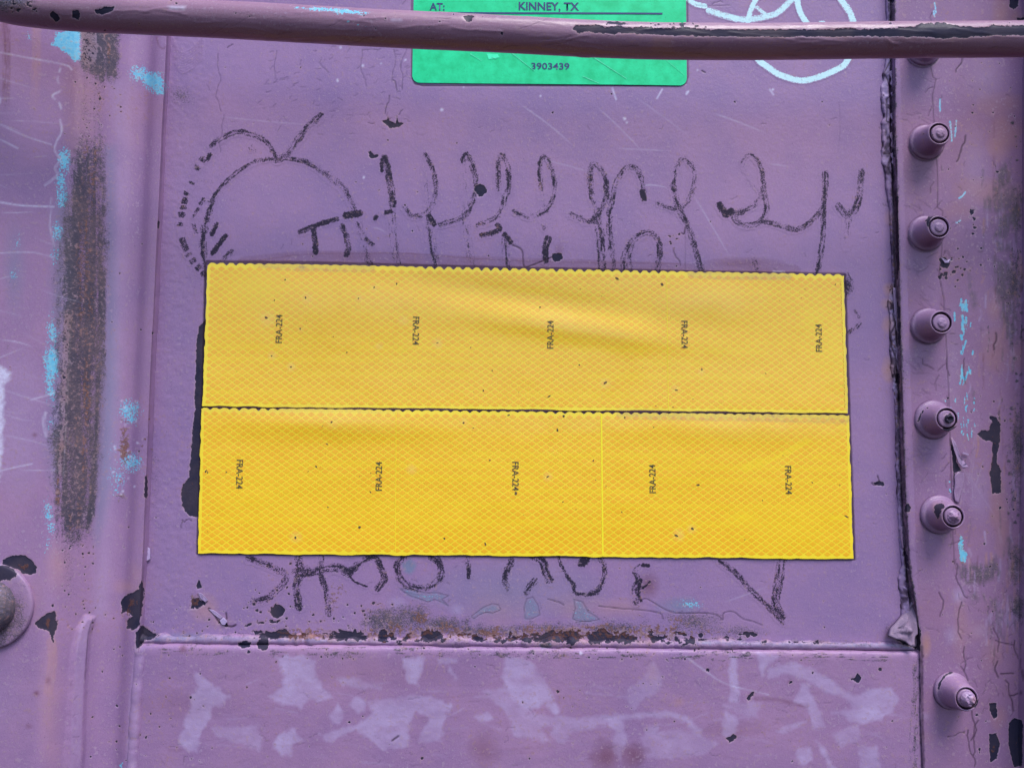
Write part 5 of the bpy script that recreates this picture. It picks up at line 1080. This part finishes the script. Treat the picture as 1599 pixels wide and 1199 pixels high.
def slab(name, quad, mat, y=.75, n=24):
    q = np.array(quad, float); s = np.linspace(0, 1, n)[:, None]
    a = q[0]*(1-s)+q[1]*s; b_ = q[3]*(1-s)+q[2]*s
    V = np.concatenate([W3(a[:, 0], a[:, 1]), W3(b_[:, 0], b_[:, 1])]); V[:, 1] -= on_panel(V[:, 0], V[:, 2])+y*MM
    i = np.arange(n-1); me = mesh_np(name, V, np.stack([i, i+1, i+n+1, i+n], -1))
    if me.polygons[0].normal[1] > 0: me.flip_normals()
    return obj(name, me, mat)
pk(slab('printed_rule', [(700,20.2),(1034,21.4),(1034,24.2),(700,23)], M_NAVY, .85))
for q in ([(768,90),(775,93),(775,94),(767,91)], [(800,84),(835,112),(835,113),(799,85)], [(926,90),(978,124),(978,125),(925,91)], [(735,85),(752,96),(752,97),(734,86)], [(910,120),(935,131),(935,132),(909,121)], [(1040,95),(1068,118),(1068,118.8),(1040,95.8)], [(865,80),(880,88),(880,88.8),(864,80.8)]):
    pk(slab('scratch', q, M_SCR, .86, 6))
pk(slab('scuff', [(760,85),(777,86),(780,91),(763,94)], M_GREENS, .82, 6))

# ------------------------------------------------------------------ rung (grab iron)
RY = -.085
cp = catmull([(20,10.5),(100,19),(240,26),(375,32.5),(600,45),(800,54.5),(900,60),(1000,64),(1100,65.5),(1200,65.5),(1400,63),(1599,61.5),(1720,61)], 26)
mid3 = unproj(cp[:, 0], cp[:, 1], RY)
lead = catmull([tuple(unproj(-62., 12., OUT+.002)), tuple(unproj(-58., 4., OUT-.012)), tuple(unproj(-50., -4., RY+.022)), tuple(unproj(-30., -2., RY+.006)), tuple(mid3[0])], 14)[:-1]
tail = catmull([tuple(mid3[-1]), tuple(mid3[-1]+np.array([.016, .006, 0])), tuple(mid3[-1]+np.array([.022, .020, 0])), tuple(mid3[-1]+np.array([.023, .040, 0]))], 14)[1:]
path = np.vstack([lead, mid3, tail])
dl = np.r_[0, np.cumsum(np.linalg.norm(np.diff(path, axis=0), axis=1))]; tl = np.arange(0, dl[-1], .0012)
path = np.stack([np.interp(tl, dl, path[:, k]) for k in range(3)], -1)
kk = np.exp(-.5*(np.arange(-12, 13)/5.)**2); kk /= kk.sum()
path = np.stack([np.convolve(np.pad(path[:, k], 12, mode='edge'), kk, 'valid') for k in range(3)], -1)
rung = tube('bar', path, .01075*(1+.02*(fbm(tl*20, tl*0, 88)-.5)), M_RUNG, None, D=RL, nseg=96, lump=lambda i, t: 1+.012*(fbm(i*.05+t*0, t*2.5+0*i, 43)-.5)+.012*(fbm(i*.012+t*0, t*6+0*i, 44)-.5))
rr_ = empty('grab_iron', tuple(path[len(path)//2]-np.array([0, 0, .011])), 'round purple grab iron rung with a worn black stripe, crossing before the placard', 'grab iron')
rung.parent = rr_; rung.matrix_parent_inverse = mathutils.Matrix.Translation(-rr_.location)

# ------------------------------------------------------------------ bolts
def lathe(name, prof, mat, root, loc, wob=0., seed=0, nseg=56, sh=None):
    pr = np.array(prof, float)
    t = np.linspace(0, len(pr)-1, (len(pr)-1)*3+1); pr = np.stack([np.interp(t, np.arange(len(pr)), pr[:, k]) for k in (0, 1)], -1)
    th = np.linspace(0, 2*math.pi, nseg, endpoint=False); n = len(pr)
    Rr_ = pr[:, 0:1]*(1+wob*(fbm(np.cos(th)[None]*1.6+pr[:, 1:2]*.12+5, np.sin(th)[None]*1.6+9, seed)-.5)); Hh = np.repeat(pr[:, 1:2], nseg, 1)
    Vx = Rr_*np.cos(th)[None]; Vz = Rr_*np.sin(th)[None]
    if sh: Vx, Hh, Vz = sh(Vx, Hh, Vz)
    V = np.stack([Vx, -Hh, Vz], -1)*MM
    i = np.arange(n*nseg).reshape(n, nseg); j = np.roll(i, -1, 1)
    Fq = np.stack([i[:-1], j[:-1], j[1:], i[1:]], -1).reshape(-1, 4)
    me = mesh_np(name, V.reshape(-1, 3), Fq)
    import bmesh
    bm = bmesh.new(); bm.from_mesh(me); bmesh.ops.recalc_face_normals(bm, faces=bm.faces); bm.to_mesh(me); bm.free()
    px, py = proj(V.reshape(-1, 3)+np.array(loc))
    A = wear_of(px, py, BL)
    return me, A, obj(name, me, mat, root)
bolts = [((1441,77), 'lock bolt half hidden behind the purple rung', 0, 0), ((1446,223), 'first lock bolt wholly clear of the rung, with an unchipped collar', 1, 0), ((1445,365), 'lock bolt with black paint loss on the collar rim, beside the tape corner', 2, 0),
         ((1449,509), 'third lock bolt clear of the rung, unchipped, next below the black rimmed one', 3, 0), ((1457,655), 'lock bolt with a black broken pin stub and dark lower rim', 4, 1), ((1466,803), 'lock bolt with a pointed pin and a large dark chip on its collar', 5, 2), ((1486,1078), 'lock bolt with peeled flange and a broken conical pin tip, set apart below the others', 6, 3)]
for (bx, by), lab, k, style in bolts:
    p3 = unproj(float(bx), float(by), PLY)
    loc = (float(p3[0]), PLY+.0004, float(p3[2]))
    root = empty('lock_bolt', loc, lab, 'bolt', 'lock bolts down the seam')
    fl = 12.6 if k not in (4, 5) else 13.3
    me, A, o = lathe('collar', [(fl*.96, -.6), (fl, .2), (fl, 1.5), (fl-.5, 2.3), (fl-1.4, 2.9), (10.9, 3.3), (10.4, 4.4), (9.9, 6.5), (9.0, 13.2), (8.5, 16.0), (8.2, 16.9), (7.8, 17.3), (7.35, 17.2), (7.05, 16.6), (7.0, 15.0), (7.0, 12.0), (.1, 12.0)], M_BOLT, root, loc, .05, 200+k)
    # dark colour in the gap round the pin
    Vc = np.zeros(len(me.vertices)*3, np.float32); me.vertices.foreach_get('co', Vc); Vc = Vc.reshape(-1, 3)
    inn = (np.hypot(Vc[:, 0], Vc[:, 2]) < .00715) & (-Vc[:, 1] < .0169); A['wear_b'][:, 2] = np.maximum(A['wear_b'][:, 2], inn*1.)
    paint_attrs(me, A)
    ox, oz = rng.normal(0, .12, 2)
    top = {0: [(3.4, 17.55), (3.1, 17.9), (2.9, 18.3), (2.2, 18.6), (.05, 18.7)], 1: [(3.6, 17.5), (3.0, 17.7), (2.6, 19.6), (2.0, 19.9), (1.2, 18.6), (.05, 18.2)], 2: [(4.2, 18.0), (3.2, 18.6), (2.2, 19.6), (1.0, 21.2), (.05, 21.6)], 3: [(5.2, 18.2), (4.3, 19.6), (3.4, 20.6), (2.6, 20.9), (.05, 21.0)]}[style]
    def sh(x, h, z, st=style, kk_=k, ox=ox, oz=oz):
        tw_ = np.clip((h-17.45)/1.2, 0, 1)
        x = x+ox+tw_*(.5+.3*math.sin(kk_*2.1)); z = z+oz+tw_*(-.3+.5*math.cos(kk_*1.3))
        h = h+tw_*((fbm(x*.7+kk_*7, z*.7, 90+kk_)-.5)*(.7 if st == 0 else 2.2))
        return x, h, z
    me, A, o = lathe('pin', [(5.95, 11.0), (5.95, 16.4), (5.8, 17.0), (5.4, 17.35), (4.4, 17.45)]+top, M_BOLT, root, loc, .06, 220+k, sh=sh)
    if style == 1: 
        V = np.zeros(len(me.vertices)*3, np.float32); me.vertices.foreach_get('co', V); A['wear_a'][:, 1] = np.maximum(A['wear_a'][:, 1], (-V.reshape(-1, 3)[:, 1] > .0181)*.9)
    paint_attrs(me, A)

# round-headed bolt and washer on the post
p3 = unproj(-13., 946., OUT)
loc = (float(p3[0]), OUT+.0006, float(p3[2]))
root = empty('washer_bolt', loc, 'large dome headed bolt with round washer, cut off by the post edge', 'bolt')
root['label'] = 'large dome headed bolt on a round washer fixed to the rubbed post'
me, A, o = lathe('washer', [(26.5, -.8), (27, .3), (27, 2.6), (26.4, 3.4), (25.2, 3.7), (15.0, 3.9), (5., 3.9)], M_BOLT, root, loc, .02, 260, 90); paint_attrs(me, A)
me, A, o = lathe('bolt_head', [(17.0, 2.5), (17.0, 4.5), (16.6, 8.0), (15.2, 11.5), (12.0, 14.2), (7.0, 15.6), (.1, 16.0)], M_BOLT, root, loc, .05, 261, 80)
A['wear_b'][:, 1] = np.maximum(A['wear_b'][:, 1], .62+.4*rng.random(len(me.vertices))); A['wear_a'][:, 0] = np.maximum(A['wear_a'][:, 0], .45*rng.random(len(me.vertices))); A['wear_c'][:, 1] = .5; paint_attrs(me, A)

# ------------------------------------------------------------------ small pieces belong to the part they are on
I4 = mathutils.Matrix.Identity(4)
by = {o.name: o for o in bpy.data.objects}
def under(o, part): o.parent = part; o.matrix_parent_inverse = I4
for o in list(car.children):
    k = o.name.split('.')[0]
    if k in ('crayon_mark', 'paint_mark'): under(o, panel)
    elif k == 'sealant_strip': under(o, by['bolted_plate'])
    elif k == 'paint_flake': under(o, by['bolted_plate'] if np.mean([v.co[0] for v in o.data.vertices]) > .31 else panel)
    elif k == 'weld_bead': under(o, by['side_sill'])
for t in [o for o in bpy.data.objects if o.name.split('.')[0] == 'reflective_tape']:
    f = [c for c in t.children if c.name.split('.')[0] == 'film'][0]
    for c in list(t.children):
        if c.name.split('.')[0] in ('printed_lettering', 'seam_line', 'reflective_cells', 'grit'): under(c, f)
f = by['vinyl_face']
for c in list(pl.children):
    if c.name.split('.')[0] in ('printed_lettering', 'printed_rule', 'scratch', 'scuff'): under(c, f)
